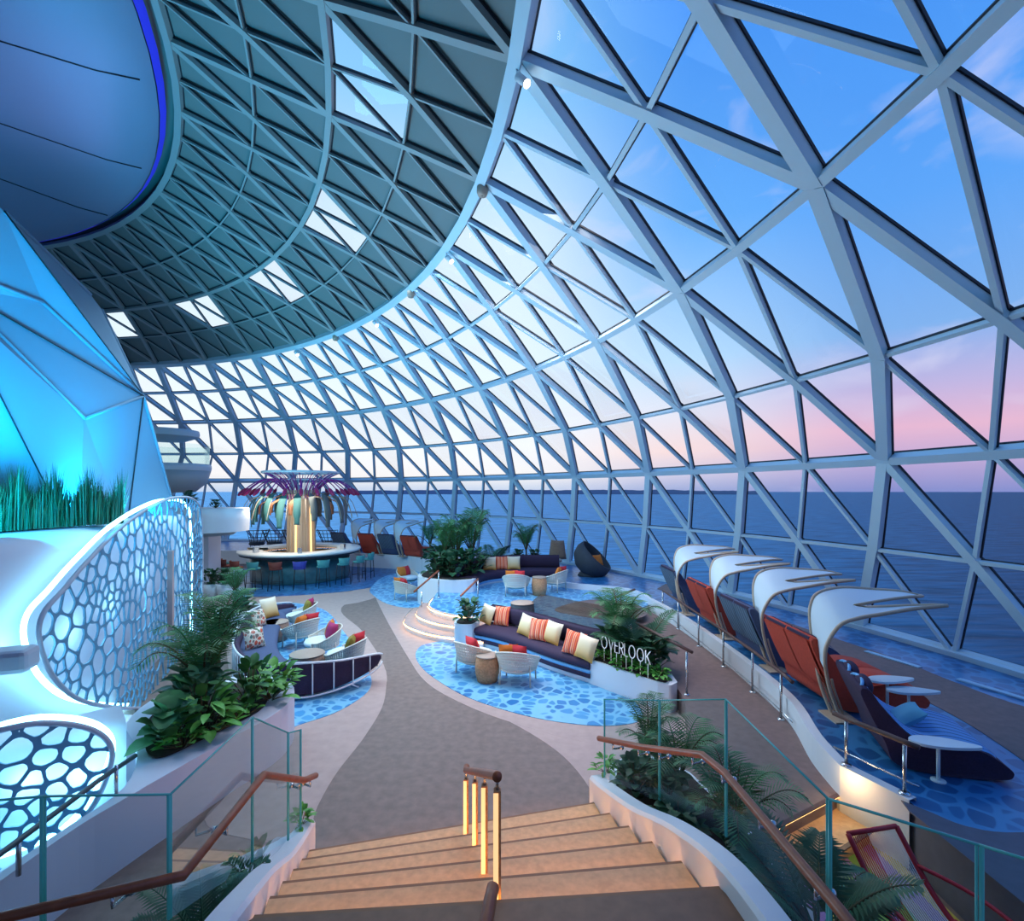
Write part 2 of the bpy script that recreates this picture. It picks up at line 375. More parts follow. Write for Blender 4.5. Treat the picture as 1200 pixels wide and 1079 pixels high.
def midnode(a, b):
    # mid node between two main nodes, lying on the dome surface
    if a[0] == b[0]: return (a[0], (a[1] + b[1]) / 2)
    t = (a[0] + b[0]) / 2; return (t, (a[1] + b[1]) / 2)
for k in range(K0, K1 + 1):
    mb = MB(); mb2 = MB()
    for r in range(5):
        w = .18 if r >= 2 else .12
        m = (r + .5, k); seg(mb, (r, k), m, w, .13 if r >= 2 else .08); seg(mb, m, (r + 1, k), w, .13 if r >= 2 else .08)
    struct(mb.build('dome_rib'))
for r in range(5):
    for k in range(K0 + 1, K1 + 1):
        mb = MB(); m = (r + .5, k - .5); w = .15 if r >= 2 else .10
        seg(mb, (r, k), m, w, .11 if r >= 2 else .07); seg(mb, m, (r + 1, k - 1), w, .11 if r >= 2 else .07)
        struct(mb.build('dome_brace'))
for r, (w, d) in enumerate([(.12, .12), (.10, .10), (.16, .22), (.11, .11), (.15, .16), (.2, .2)]):
    mb = MB()
    for k in range(K0, K1):
        seg(mb, (r, k), (r, k + .5), w, d); seg(mb, (r, k + .5), (r, k + 1), w, d)
    struct(mb.build('dome_ring'))
wn = 0
ceil = MB()
for r in range(5):
    for k in range(K0 + 1, K1):
        for kind in (0, 1):
            A, B, C = tri_edges(r, k, kind); ab, bc, ca = midnode(A, B), midnode(B, C), midnode(C, A)
            sky = r == 1 and kind == 1 and k % 2 == 1 and k > 0
            glazed = r >= 2
            bars = MB()
            for a, b in ((ab, bc), (bc, ca), (ca, ab)): seg(bars, a, b, .06 if r >= 2 else .032, .07 if r >= 2 else .04)
            tris = [(A, ab, ca), (ab, B, bc), (ca, bc, C), (ab, bc, ca)]
            off = .13 if r >= 2 else .08
            g = MB(); P = lambda n: dnode(n[0], n[1], off)
            for i, t in enumerate(tris):
                isg = glazed or (sky and i != 1)
                if isg: g.add([P(x) for x in t], [(0, 1, 2)], GLASS)
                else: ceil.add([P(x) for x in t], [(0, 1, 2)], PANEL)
            if g.f:
                wn += 1; o = struct(g.build('window_%d' % wn)); bars.build('glazing_bar', o)
            else: struct(bars.build('ceiling_bar'))
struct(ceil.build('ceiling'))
# ------------------------------------------------------------------ floors
def ring_poly(pts, n=6): return [(p.x, p.y) for p in crom([V((a, b, 0)) for a, b in pts], n, True)]
def inlay(name, pts, m, z=.006, smooth=True, th=.012):
    P = ring_poly(pts) if smooth else pts
    return struct(MB().prism(P, z - th, z, m).build(name))
RC = 24.9
circ = [(DC.x + RC * math.cos(i / 96 * 2 * PI), DC.y + RC * math.sin(i / 96 * 2 * PI)) for i in range(96)]
struct(MB().prism(circ, -.25, 0, TAUPE).build('floor'))
xy = lambda px, py, z=0: (at(px, py, z).x, at(px, py, z).y)
# pale winding path bands and darker sweeps
inlay('floor_pale_band', [xy(440, 700), xy(455, 730), xy(478, 770), xy(500, 800), xy(545, 826), xy(610, 850), xy(700, 872), xy(790, 872), xy(800, 840), xy(700, 780), xy(600, 750), xy(545, 742), xy(530, 715), xy(520, 668), xy(470, 668), xy(432, 680)], PALE, .004)
inlay('floor_pale_band', [xy(322, 905), xy(340, 870), xy(400, 850), xy(448, 812), xy(450, 780), xy(425, 740), xy(400, 712), xy(440, 690), xy(400, 694), xy(300, 702), xy(268, 720), xy(270, 800), xy(300, 860)], PALE, .004)
inlay('floor_pale_band', [xy(230, 700), xy(300, 712), xy(420, 706), xy(475, 680), xy(500, 660), xy(470, 655), xy(420, 690), xy(330, 700)], PALE, .003)
inlay('floor_pale_band', [xy(520, 808), xy(560, 830), xy(605, 850), xy(655, 882), xy(690, 922), xy(700, 955), xy(740, 945), xy(765, 900), xy(775, 866), xy(700, 860), xy(620, 846), xy(555, 822)], PALE, .0035)
inlay('floor_pale_band', [xy(452, 785), xy(450, 822), xy(428, 862), xy(395, 905), xy(372, 945), xy(355, 985), xy(300, 985), xy(240, 960), xy(300, 905), xy(340, 868), xy(400, 842), xy(440, 810)], PALE, .0035)
inlay('floor_mosaic', [xy(487, 768), xy(494, 782), xy(512, 797), xy(545, 816), xy(590, 832), xy(640, 844), xy(700, 851), xy(745, 847), xy(752, 835), xy(735, 815), xy(700, 795), xy(640, 765), xy(560, 743), xy(515, 752), xy(494, 757)], MOSAIC, .012)
inlay('floor_mosaic', [xy(328, 858), xy(350, 850), xy(400, 832), xy(434, 806), xy(428, 780), xy(404, 742), xy(378, 714), xy(330, 706), xy(285, 715), xy(272, 760), xy(290, 830)], MOSAIC, .012)
inlay('floor_mosaic', [xy(434, 690), xy(450, 676), xy(480, 670), xy(515, 670), xy(515, 700), xy(486, 712), xy(455, 708), xy(438, 698)], MOSAIC, .012)
BC = V((-8.1, 19.4, 0))
inlay('floor_mosaic', [(BC.x + 4.0 * math.cos(a * PI / 12), BC.y + 3.6 * math.sin(a * PI / 12)) for a in range(24)], MOSAICD, .0085)
# outer terrace (blue mosaic, brown walkway along the loungers)
inner = [(3.42, 2.2), (3.46, 3.3), (3.5, 4.42), (3.26, 4.98), (3.36, 5.6), (3.62, 6.5), (3.72, 7.5), (3.74, 9), (3.68, 11), (3.5, 12.5), (3.2, 14), (1.5, 15), (-1.2, 17.2), (-2.6, 19), (-3.6, 20.4), (-4.4, 21.2), (-6.5, 22.0), (-9, 22.8), (-12, 23.0), (-16, 23.2)]
outer = []
for i in range(41):
    a = 1.56 - i / 40 * 1.62
    outer.append((DC.x + 24.75 * math.cos(a), DC.y + 24.75 * math.sin(a)))
sm = [(p.x, p.y) for p in crom([V((x, y, 0)) for x, y in inner[3:]], 4)]
struct(MB().prism(inner[:3] + sm + outer + [(7.9, 2.2)], -.2, PL, MOSAICD, DKFLOOR).build('floor_terrace'))
wk = [xy(1200, 1010, PL), xy(1200, 985, PL), xy(1190, 950, PL), xy(1199, 905, PL), xy(1165, 850, PL), xy(1100, 815, PL), xy(1000, 770, PL), xy(930, 744, PL), xy(870, 722, PL), xy(800, 700, PL), xy(830, 705, PL), xy(900, 727, PL), xy(990, 758, PL), xy(1090, 795, PL), xy(1190, 845, PL), xy(1300, 900, PL)]
wo = [at(*p, PL) for p in ((1520, 905), (1340, 860), (1200, 828), (1120, 800), (1050, 772), (990, 752), (900, 722), (820, 696), (780, 684))]
wi = [at(*p, PL) for p in ((770, 690), (830, 712), (900, 740), (960, 766), (1040, 800), (1120, 840), (1190, 885), (1290, 960), (1420, 1075))]
inlay('floor_walkway', [(p.x, p.y) for p in crom(wo, 5)] + [(p.x, p.y) for p in crom(wi, 5)], BROWN, PL + .006, False)
inlay('floor_walkway', [(p.x, p.y) for p in crom([at(*p, PL) for p in ((1056, 938), (1090, 952), (1130, 968), (1180, 976), (1260, 972))], 4)] + [(5.2, 2.3), (3.39, 2.3), (3.39, 4.3)], DKFLOOR, PL + .006, False)
# curb cap: white rim of the terrace on the lounge side
cbs = [V((inner[2][0], inner[2][1], PL))] + crom([V((x, y, PL)) for x, y in inner[3:15]], 5); mb = MB()
rows = []
for i, p in enumerate(cbs):
    t = (cbs[min(i + 1, len(cbs) - 1)] - cbs[max(i - 1, 0)]).normalized(); n = V((t.y, -t.x, 0))
    rows.append([p - n * .035 - V((0, 0, .6)), p - n * .035 + V((0, 0, .035)), p + n * .07 + V((0, 0, .035)), p + n * .07 - V((0, 0, .02))])
mb.grid(rows, WHITE, False, True)
struct(mb.build('trim_1'))
cb2 = crom([V((x, y, PL)) for x, y in inner[14:20]], 5)
struct(MB().grid([[V((p.x - .03, p.y - .03, 0)), V((p.x - .03, p.y - .03, PL + .03)), V((p.x + .06, p.y + .06, PL + .03))] for p in cb2], WHITE, False, True).build('trim_5'))
# path between the sign planter and the terrace, and three small steps down from it
SA = [((2.30, 4.50), (3.30, 5.06)), ((2.47, 4.22), (3.42, 4.76))]
path = [SA[0][0], SA[0][1], (3.4, 5.6), (3.62, 6.5), (3.74, 9), (3.7, 11), (3.4, 14.2), (2.2, 14.0), (1.9, 11), (2.55, 8.3), (2.5, 7.3), (2.2, 6.3), (2.15, 5.4)]
struct(MB().prism(path, -.1, .3, BROWN).build('floor_path'))
for i in range(1):
    (a0, b0), (a, b) = SA[i], SA[i + 1]
    struct(MB().prism([a0, b0, b, a], -.05, .15, TREAD).build('stair_step'))
for i in range(2):
    a, b = SA[i]; z = .3 - .15 * i
    struct(MB().beam((a[0] + .01, a[1] - .018, z - .02), (b[0] + .01, b[1] - .018, z - .02), .012, .014, (0, 0, 1), WARMLED).build('step_light'))
    struct(MB().beam((a[0] + .01, a[1] - .016, z - .004), (b[0] + .01, b[1] - .016, z - .004), .04, .014, (0, 0, 1), DWOOD).build('step_nosing'))
# podium with three glowing curved steps
pod = [(-2.1, 13.2), (-2.02, 12.5), (-1.6, 11.9), (-1.0, 11.55), (-.3, 11.5), (.5, 10.9), (1.35, 9.95), (1.9, 9.5), (2.3, 10.6), (3.0, 12), (3.5, 13), (3.6, 15.5), (1.8, 17.5), (-1.0, 18), (-2.0, 15.5)]
struct(MB().prism(ring_poly(pod, 4), -.1, .45, MOSAIC, WHITE).build('floor_podium'))
inlay('floor_podium_band', [xy(650, 714, .45), xy(690, 703, .45), xy(740, 706, .45), xy(758, 720, .45), xy(725, 727, .45), xy(680, 722, .45)], BROWN, .456)
S0 = [(-2.1, 13.6), (-2.12, 13.0), (-2.02, 12.4), (-1.6, 11.85), (-1.05, 11.5), (-.6, 11.3)]
for i in range(2):
    d = .32 * (i + 1); c = V((-.6, 13.6))
    p1 = [V((c.x + (V(p) - c).x * (1 + d / 1.75), c.y + (V(p) - c).y * (1 + d / 2.1))) for p in S0]
    P = [(p.x, p.y) for p in crom([V((p.x, p.y, 0)) for p in p1], 5)]
    struct(MB().prism(P + [(-.6, 13.0), (-1, 13.6)], -.05, .3 - .15 * i, PALE, WHITE).build('stair_step'))
for i in range(3):
    d = .32 * i; c = V((-.6, 13.6)); z = .45 - .15 * i
    p1 = [V((c.x + (V(p) - c).x * (1 + d / 1.75), c.y + (V(p) - c).y * (1 + d / 2.1), z - .03)) for p in S0]
    P = [V((p.x - .012, p.y - .012, p.z)) for p in crom([V(p) for p in p1], 5)]
    struct(MB().tube(P, .014, WARMLED, 5).build('step_light'))
    struct(MB().tube([p + V((0, 0, .032)) for p in P], .012, CHROME, 5).build('step_nosing'))
# sill along the glass, low white wall under the far loungers
sl = [V((DC.x + 24.72 * math.cos(1.5 - i / 60 * 1.6), DC.y + 24.72 * math.sin(1.5 - i / 60 * 1.6), PL + .06)) for i in range(61)]
struct(MB().tube(sl, .09, STEEL, 4).build('trim_2'))
for i, (px, py) in enumerate([(900, 733), (1045, 772), (1165, 808)]):
    p = at(px, py, PL + .012); d = (at(px + 30, py + 9, PL) - at(px, py, PL)).normalized()
    mb = MB(); mb.beam(p - d * .42, p + d * .42, .1, .02, (0, 0, 1), mat('floor_grille_%s' % 'abc'[i], rgb(150, 196, 226), .5))
    tag(mb.build('floor_grille'), ['pale floor grille strip by the glass behind the second shade', 'pale floor grille strip by the glass above the lounger side tables', 'pale floor grille strip by the glass at the right edge'][i], 'floor grille', 'floor grilles along the glass')

# ------------------------------------------------------------------ main stair
A0, A1, B0, B1 = V((-1.40, 2.72, 0)), V((1.21, 2.92, 0)), V((-1.77, 4.39, 0)), V((.83, 5.07, 0))
struct(MB().prism([(-1.5, -.4), (1.5, -.4), (1.45, 2.35), (A1.x, A1.y), (A0.x, A0.y), (-1.62, 2.4)], -.1, 1.0, LANDING).build('floor_landing'))
struct(MB().prism([(-3.6, -.4), (-1.49, -.4), (-1.61, 2.42), (-3.6, 2.42)], -.1, .98, BROWN).build('floor_landing'))
struct(MB().prism([(1.49, -.4), (3.35, -.4), (3.35, 1.3), (1.46, 2.2)], -.1, .98, BROWN).build('floor_landing'))
NOSE = mat('stair_nosing', rgb(128, 88, 56), .5); STAIRLED = mat('stair_led', rgb(255, 200, 140), .5, emit=rgb(255, 176, 96), es=26)
stair = struct(bpy.data.objects.new('stair', None)); COL.objects.link(stair)
for i in range(5):
    p = [A0.lerp(B0, i / 5), A1.lerp(B1, i / 5), A1.lerp(B1, (i + 1) / 5), A0.lerp(B0, (i + 1) / 5)]
    z = 1 - (i + 1) / 6
    MB().prism([(q.x, q.y) for q in p], -.05, z, TREAD).build('tread', stair)
for i in range(6):
    a, b = A0.lerp(B0, i / 5), A1.lerp(B1, i / 5); z = 1 - i / 6
    d = V((.0, .02, -.02)); MB().beam(a + V((0, .012, z - .02)), b + V((0, .012, z - .02)), .03, .034, (0, 0, 1), NOSE).build('nosing', stair)
    MB().beam(a + V((.05, .012, z - .05)), b + V((-.05, .012, z - .05)), .010, .012, (0, 0, 1), STAIRLED).build('step_light', stair)
for px, py in ((411, 1020), (503, 1003)):
    p = at(px, py, .17); MB().box(p + V((0, 0, .004)), (.06, .05, .008), mat('step_marker', rgb(120, 150, 175), .4)).build('step_marker', stair)
def curb(name, pts, w, side, extra=.2):
    """white stringer: pts (x,y,ztop), thickness w to the given side"""
    P = crom([V(p) for p in pts], 5); rows = []
    for i, p in enumerate(P):
        t = P[min(i + 1, len(P) - 1)] - P[max(i - 1, 0)]; t.z = 0; t.normalize(); n = V((t.y, -t.x, 0)) * side
        q = p + n * w
        rows.append([V((p.x, p.y, -.05)), p - V((0, 0, .03)), p + n * .02, q - n * .02, q - V((0, 0, .03)), V((q.x, q.y, -.05))])
    mb = MB(); mb.grid(rows, WHITE, False, side < 0)
    for r in (rows[0], rows[-1]): mb.add(r, [tuple(range(6))], WHITE)
    return struct(mb.build(name))
curb('trim_3', [(.80, 5.22, .36), (.86, 4.95, .42), (1.0, 4.3, .62), (1.12, 3.6, .92), (1.22, 2.92, 1.12), (1.3, 2.2, 1.14)], .16, -1)
curb('trim_4', [(-1.80, 4.62, .30), (-1.78, 4.4, .33), (-1.68, 3.9, .52), (-1.55, 3.3, .84), (-1.42, 2.72, 1.1), (-1.45, 2.3, 1.12)], .16, 1)
# centre balustrade on the stair
cbl = thing('stair_balustrade', 'short centre balustrade of four glowing posts under a wooden rail on the stair', 'balustrade', (-.25, 3.8, 0))
L = V((-.25, 3.8, 0))
bp = [V((-.43, 4.70, 0)), V((-.31, 4.29, .167)), V((-.19, 3.67, .333)), V((-.08, 2.93, .99))]
bp = [V((-.42, 4.62, .0)), V((-.30, 4.12, .167)), V((-.19, 3.50, .5)), V((-.085, 2.93, .833))]
tp = [V((p.x, p.y, .75 + (4.62 - p.y) / 1.69 * .9)) for p in bp]
POSTLED = mat('post_led', rgb(255, 220, 170), .5, emit=rgb(255, 205, 140), es=1.1)
for p, t in zip(bp, tp):
    o = MB().box((p + t) / 2 - L - V((0, 0, .03)), (.042, .042, t.z - p.z - .1), RATTAN).build('post', cbl, loc=None)
    MB().box((p + t) / 2 - L - V((.008, .024, .03)), (.028, .008, t.z - p.z - .12), POSTLED).build('light_strip', o)
    MB().tube([t - L - V((0, 0, .09)), t - L], .01, CHROME, 8).build('rail_support', cbl)
MB().tube([tp[0] - L + V((0, .06, .0)), tp[0] - L, tp[-1] - L, tp[-1] - L + V((.0, -.05, .02))], .028, WOOD, 12).build('handrail', cbl)
hr = thing('handrail_end', 'wooden handrail end rising from below at the bottom edge of the view', 'handrail', (-.1, 2.1, 1.0))
MB().tube([(.012, .25, .46), (.0, .18, .45), (-.1, -.9, .42)], .03, WOOD, 12).build('rail', hr)
MB().tube([(-.03, -.2, .44), (-.03, -.2, 0)], .014, CHROME, 8).build('rail_support', hr)

# ------------------------------------------------------------------ glass balustrades
def balustrade(label, panels, rail, brk, nm='glass_balustrade', m=RGLASS):
    """panels: list of quads ((x,y,z0,z1),(x,y,z0,z1)); rail: 3D path"""
    o = panels[0][0]; base = V((o[0], o[1], o[2])); t = thing(nm, label, 'balustrade', base)
    for a, b in panels:
        a0, a1, b0, b1 = V((a[0], a[1], a[2])) - base, V((a[0], a[1], a[3])) - base, V((b[0], b[1], b[2])) - base, V((b[0], b[1], b[3])) - base
        g = MB().add([a0, b0, b1, a1], [(0, 1, 2, 3)], m).build('glass_panel', t)
        e = MB(); d = (b0 - a0).normalized() * .008
        e.tube([a0 + d, a1 + d], .009, GEDGE, 6); e.tube([a1, b1], .006, GEDGE, 6); e.tube([b0 - d, b1 - d], .005, GEDGE, 6)
        e.build('polished_edge', g)
    if rail:
        P = [V(p) - base for p in rail]
        r = MB(); r.tube(P, .026, WOOD, 12); ro = r.build('handrail', t)
        for p, q in brk:
            p, q = V(p) - base, V(q) - base
            b = MB(); b.tube([p - V((0, 0, .02)), p - V((0, 0, .075)), q - V((0, 0, .075))], .009, CHROME, 8); b.ell(q - V((0, 0, .075)), (.022, .022, .022), CHROME, 10, 6)
            b.build('bracket', ro)
    return t
R_ = [(.93, 5.1, .42, 1.2), (1.27, 4.35, .62, 1.5), (1.44, 3.4, .98, 1.9), (1.44, 2.3, 1.14, 1.9), (1.85, 2.0, .98, 1.9), (2.15, 1.78, .98, 1.9)]
rr = [(.87, 5.05, .83), (1.12, 4.3, 1.12), (1.36, 3.6, 1.42), (1.39, 3.3, 1.46), (1.37, 2.1, 1.55), (1.36, 1.7, 1.56)]
def lerp3(P, t):
    i = min(len(P) - 2, int(t)); return V(P[i]).lerp(V(P[i + 1]), t - i)
balustrade('clear glass balustrade with brown wooden handrail on the right of the stair', list(zip(R_[:-1], R_[1:])), rr,
           [(lerp3(rr, t), lerp3(rr, t) + V((.09, .03, 0))) for t in (.35, .9, 1.3, 1.85, 2.9, 3.4, 3.85)])
L_ = [(-1.86, 4.45, .30, 1.2), (-1.86, 4.2, .40, 1.29), (-1.85, 3.6, .66, 1.69), (-1.76, 2.6, 1.1, 1.74), (-2.32, 2.5, .98, 1.79), (-3.2, 2.36, .98, 1.79)]
lr = [(-1.77, 4.55, .74), (-1.77, 4.3, .84), (-1.77, 3.6, 1.28), (-1.66, 2.55, 1.36), (-2.44, 2.40, 1.27), (-3.0, 2.3, 1.22)]
balustrade('clear glass balustrade with brown wooden handrail on the left of the stair', list(zip(L_[:-1], L_[1:])), lr,
           [(lerp3(lr, t), lerp3(lr, t) + V((-.08, .04, 0))) for t in (.5, 1.15, 2.55)] + [(lerp3(lr, 3.4), lerp3(lr, 3.4) + V((.02, .1, 0)))])

# ------------------------------------------------------------------ left wall, planter ledge and glowing screens
WL = [(-5.0, 2.6), (-5.2, 4.2), (-5.45, 5.5), (-5.85, 7.0), (-6.3, 8.2), (-6.98, 10), (-7.9, 12.3)]
WL2 = [(-5.2, 3.88), (-4.72, 4.2), (-4.43, 4.37), (-4.2, 4.6), (-3.92, 4.88), (-3.78, 5.02)]
def wall_off(off, W=None):
    P = crom([V((x, y, 0)) for x, y in (W or WL)], 6); out = []
    for i, p in enumerate(P):
        t = (P[min(i + 1, len(P) - 1)] - P[max(i - 1, 0)]).normalized(); n = V((t.y, -t.x, 0))
        out.append(p + n * off)
    return out
wp = wall_off(0); mb = MB()
WALLW = mat('white_wall', rgb(206, 210, 226), .55)
zt = lambda i: 2.77
mb.grid([[V((p.x, p.y, -.3)), V((p.x, p.y, 1.2)), V((p.x - .03, p.y, zt(i) - .25)), V((p.x - .12, p.y, zt(i) - .06)), V((p.x - .3, p.y, zt(i))), V((p.x - 1.4, p.y + .1, zt(i)))] for i, p in enumerate(wp)], WALLW, True, True)
struct(mb.build('wall_left'))
w2 = wall_off(-.34, WL2); struct(MB().grid([[V((p.x, p.y, -.05)), V((p.x, p.y, .5)), V((p.x - .02, p.y + .03, .86)), V((p.x - .08, p.y + .08, .93)), V((p.x - .3, p.y + .3, .95))] for p in w2], WALLW, True, True).build('wall_lower_left'))
struct(MB().box((-6, -4.2, 3), (30, .2, 12), WALLW).build('wall_back'))
class Curve:
    def __init__(s, off, W=None):
        s.p = wall_off(off, W); s.l = [0]
        for a, b in zip(s.p[:-1], s.p[1:]): s.l.append(s.l[-1] + (b - a).length)
    def pt(s, u, z):
        u = max(0, min(s.l[-1] - 1e-6, u)); i = max(j for j in range(len(s.l)) if s.l[j] <= u); i = min(i, len(s.p) - 2)
        q = s.p[i].lerp(s.p[i + 1], (u - s.l[i]) / (s.l[i + 1] - s.l[i])); return V((q.x, q.y, z))
    def hit(s, px, py):
        k = (px - PX) / PF
        for i in range(len(s.p) - 1):
            a, b = s.p[i], s.p[i + 1]; fa, fb = a.x - k * a.y, b.x - k * b.y
            if fa * fb <= 0:
                t = fa / (fa - fb); q = a.lerp(b, t); return (s.l[i] + t * (b - a).length, EYE - (py - PYH) / PF * q.y)
        return None
def clip_half(poly, a, b):
    """keep the part of the polygon left of a->b"""
    out = []; n = len(poly); d = b - a
    for i in range(n):
        p, q = poly[i], poly[(i + 1) % n]; sp, sq = d.cross(p - a), d.cross(q - a)
        if sp >= 0: out.append(p)
        if sp * sq < 0: out.append(p.lerp(q, sp / (sp - sq)))
    return out
def screen(outline_px, off, seed, rad, label, bendn, web=.86, W=None, lo=None):
    cv = Curve(off, W); ol = [V(cv.hit(px, py)) for px, py in outline_px]
    ol = [V((p.x, p.y)) for p in crom([V((p.x, p.y, 0)) for p in ol], 5, True)]
    ar = sum(ol[i].cross(ol[(i + 1) % len(ol)]) for i in range(len(ol)))
    if ar < 0: ol = ol[::-1]
    cx = sum((p for p in ol), V((0, 0))) / len(ol)
    inside = lambda p: all((ol[(i + 1) % len(ol)] - ol[i]).cross(p - ol[i]) > -1e-3 for i in range(len(ol)))
    rng = random.Random(seed); seeds = []
    x0, x1 = min(p.x for p in ol), max(p.x for p in ol); y0, y1 = min(p.y for p in ol), max(p.y for p in ol)
    for _ in range(9000):
        p = V((rng.uniform(x0, x1), rng.uniform(y0, y1)))
        if not inside(p): continue
        r = rad * (.55 + 1.3 * max(0, mnoise.noise((p.x * 1.3 + seed, p.y * 1.3, 0)) + .25))
        if all((p - q).length > (r + s) * .5 for q, s in seeds): seeds.append((p, r))
    mb = MB(); MT = MATS['screen_white']
    for i, (p, r) in enumerate(seeds):
        poly = ol
        for j, (q, s) in enumerate(seeds):
            if j == i or (q - p).length > 4 * rad: continue
            d = q - p; w = .5 + (r - s) / (r + s) * .22; m_ = p + d * w; n = V((-d.y, d.x))
            poly = clip_half(poly, m_, m_ + n)
            if len(poly) < 3: break
        if len(poly) < 3: continue
        c = sum(poly, V((0, 0))) / len(poly)
        ang = sorted(set([round(math.atan2((v - c).y, (v - c).x), 4) for v in poly] + [round(-PI + k * 2 * PI / 14 + .01, 4) for k in range(14)]))
        def ray(a):
            d = V((math.cos(a), math.sin(a))); best = 9
            for k in range(len(poly)):
                u, v = poly[k], poly[(k + 1) % len(poly)]; e = v - u; den = d.cross(e)
                if abs(den) < 1e-9: continue
                t = (u - c).cross(e) / den; w = (u - c).cross(d) / den
                if t > 0 and -1e-4 <= w <= 1.0001: best = min(best, t)
            return best
        R = [ray(a) for a in ang]; n = len(ang)
        # smooth hole: low-order fit of the cell radius, shrunk
        hole = []
        for a, rr_ in zip(ang, R):
            sm_ = sum(b * max(0, math.cos(a - t)) ** 6 for t, b in zip(ang, R)) / max(1e-6, sum(max(0, math.cos(a - t)) ** 6 for t in ang))
            hole.append(max(.008, min(rr_ - .014, sm_ * web)))
        ov = [c + V((math.cos(a), math.sin(a))) * r_ for a, r_ in zip(ang, R)]; iv = [c + V((math.cos(a), math.sin(a))) * r_ for a, r_ in zip(ang, hole)]
        vs = [cv.pt(v.x, v.y) for v in ov + iv]
        mb.add(vs, [(k, (k + 1) % n, n + (k + 1) % n, n + k) for k in range(n)], MT)
    c3 = cv.pt(cx.x, cx.y); t = thing('perforated_screen', label, 'wall screen', (c3.x, c3.y, 0))
    mv = lambda b: [setattr(b, 'v', [(x - c3.x, y - c3.y, z) for x, y, z in b.v]), b][1]
    mv(mb).build('screen_sheet', t, solid=.02)
    rim = MB().tube([cv.pt(p.x, p.y) for p in ol], .026, MATS['screen_rim'], 8, closed=True)
    mv(rim).build('rim', t)
    c2 = Curve(off * .45 if lo is None else lo, W)
    led = MB().tube([c2.pt(cx.x + (p.x - cx.x) * .97 , cx.y + (p.y - cx.y) * .97) for p in ol], .03, CYANLED, 6, closed=True)
    mv(led).build('light_strip', t)
    return t
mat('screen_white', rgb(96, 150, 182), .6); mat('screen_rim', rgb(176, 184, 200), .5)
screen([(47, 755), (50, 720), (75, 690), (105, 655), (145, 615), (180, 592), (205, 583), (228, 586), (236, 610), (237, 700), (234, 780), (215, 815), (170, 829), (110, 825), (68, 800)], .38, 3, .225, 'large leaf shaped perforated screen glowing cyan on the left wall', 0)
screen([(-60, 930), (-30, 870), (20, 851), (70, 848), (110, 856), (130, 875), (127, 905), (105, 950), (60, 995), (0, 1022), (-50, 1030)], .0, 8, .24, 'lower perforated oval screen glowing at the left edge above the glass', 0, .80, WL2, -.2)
q0, q1 = Curve(.46).hit(200, 745), Curve(.46).hit(200, 645)
cp = Curve(.46).pt(q0[0], 0); struct(MB().box((cp.x, cp.y, (q0[1] + q1[1]) / 2), (.09, .05, q1[1] - q0[1]), mat('pink_door_edge', rgb(196, 168, 164), .6)).build('door_1'))
# faceted upper wall
fv = {k: atY(*v) for k, v in dict(T=(-70, 170, 5.6), V1=(5, 248, 6.4), V2=(106, 345, 8.8), V3=(168, 464, 9.8), V4=(50, 354, 7.3), V5=(99, 490, 8.2), V6=(148, 625, 10.2), V8=(212, 625, 12.2), L0=(-90, 300, 5.6), V7=(-60, 333, 6.0), L2=(-60, 345, 5.9), L3=(-60, 640, 6.6), B=(90, 640, 8.2), V2b=(119, 362, 9.4)).items()}
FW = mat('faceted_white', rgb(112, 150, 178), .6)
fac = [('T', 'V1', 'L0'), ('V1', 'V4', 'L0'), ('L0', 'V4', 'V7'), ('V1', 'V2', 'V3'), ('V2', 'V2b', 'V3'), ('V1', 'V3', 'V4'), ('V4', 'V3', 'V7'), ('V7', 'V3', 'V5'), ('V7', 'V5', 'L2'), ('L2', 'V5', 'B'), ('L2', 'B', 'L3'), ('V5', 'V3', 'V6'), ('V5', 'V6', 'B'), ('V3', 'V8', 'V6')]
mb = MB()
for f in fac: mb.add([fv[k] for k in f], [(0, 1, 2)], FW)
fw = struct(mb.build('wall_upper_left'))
g = MB()
for a, b in (('V1', 'V3'), ('V7', 'V3'), ('V3', 'V6'), ('L2', 'B')):
    g.tube([fv[a] + V((.02, -.02, 0)), fv[b] + V((.02, -.02, 0))], .012, GASKET, 4)
g.build('panel_joint', fw)
r_ = MB()
for a, b in (('V4', 'V3'), ('V5', 'V3'), ('V7', 'V5'), ('V3', 'V8'), ('V1', 'V2'), ('V2b', 'V3'), ('L0', 'V4')):
    r_.tube([fv[a], fv[b]], .03, FW, 6)
r_.build('panel_ridge', fw)
struct(MB().prism([(-3.6, 2.6), (-3.55, 4.6), (-3.9, 5.2), (-4.5, 5.9), (-4.65, 6.7), (-4.2, 7.3), (-5.8, 7.4), (-5.4, 5.6), (-5.2, 4.1), (-5.0, 2.6)], -.02, .03, WALLW).build('floor_ledge'))
# planter ledge of the foreground left
LEDGE = [(-2.86, 6.25), (-3.12, 5.4), (-3.4, 4.45), (-3.52, 3.9), (-3.6, 2.6), (-3.7, 2.6), (-3.6, 3.9), (-3.54, 4.6), (-3.9, 5.25), (-4.5, 5.9), (-4.65, 6.7), (-4.2, 7.3), (-3.5, 7.35), (-3.0, 6.95)]
lo = struct(MB().prism(ring_poly(LEDGE, 4), -.1, .6, WALLW).build('wall_planter_left'))
inlay('planter_soil', [(-3.1, 6.3), (-3.35, 5.5), (-3.55, 5.1), (-3.85, 5.3), (-4.3, 6.0), (-4.3, 6.7), (-4.0, 7.0), (-3.5, 7.05)], SOIL, .62)
dr = thing('ledge_handrail', 'dark handrail on short steel posts along the white ledge below the glowing screens', 'handrail', (-3.5, 4.4, .6))
q = V((-3.5, 4.4, .6))
pts = [V((-3.62, 4.85, .76)), V((-3.49, 4.3, .86)), V((-3.44, 3.3, .86)), V((-3.44, 2.6, .86))]
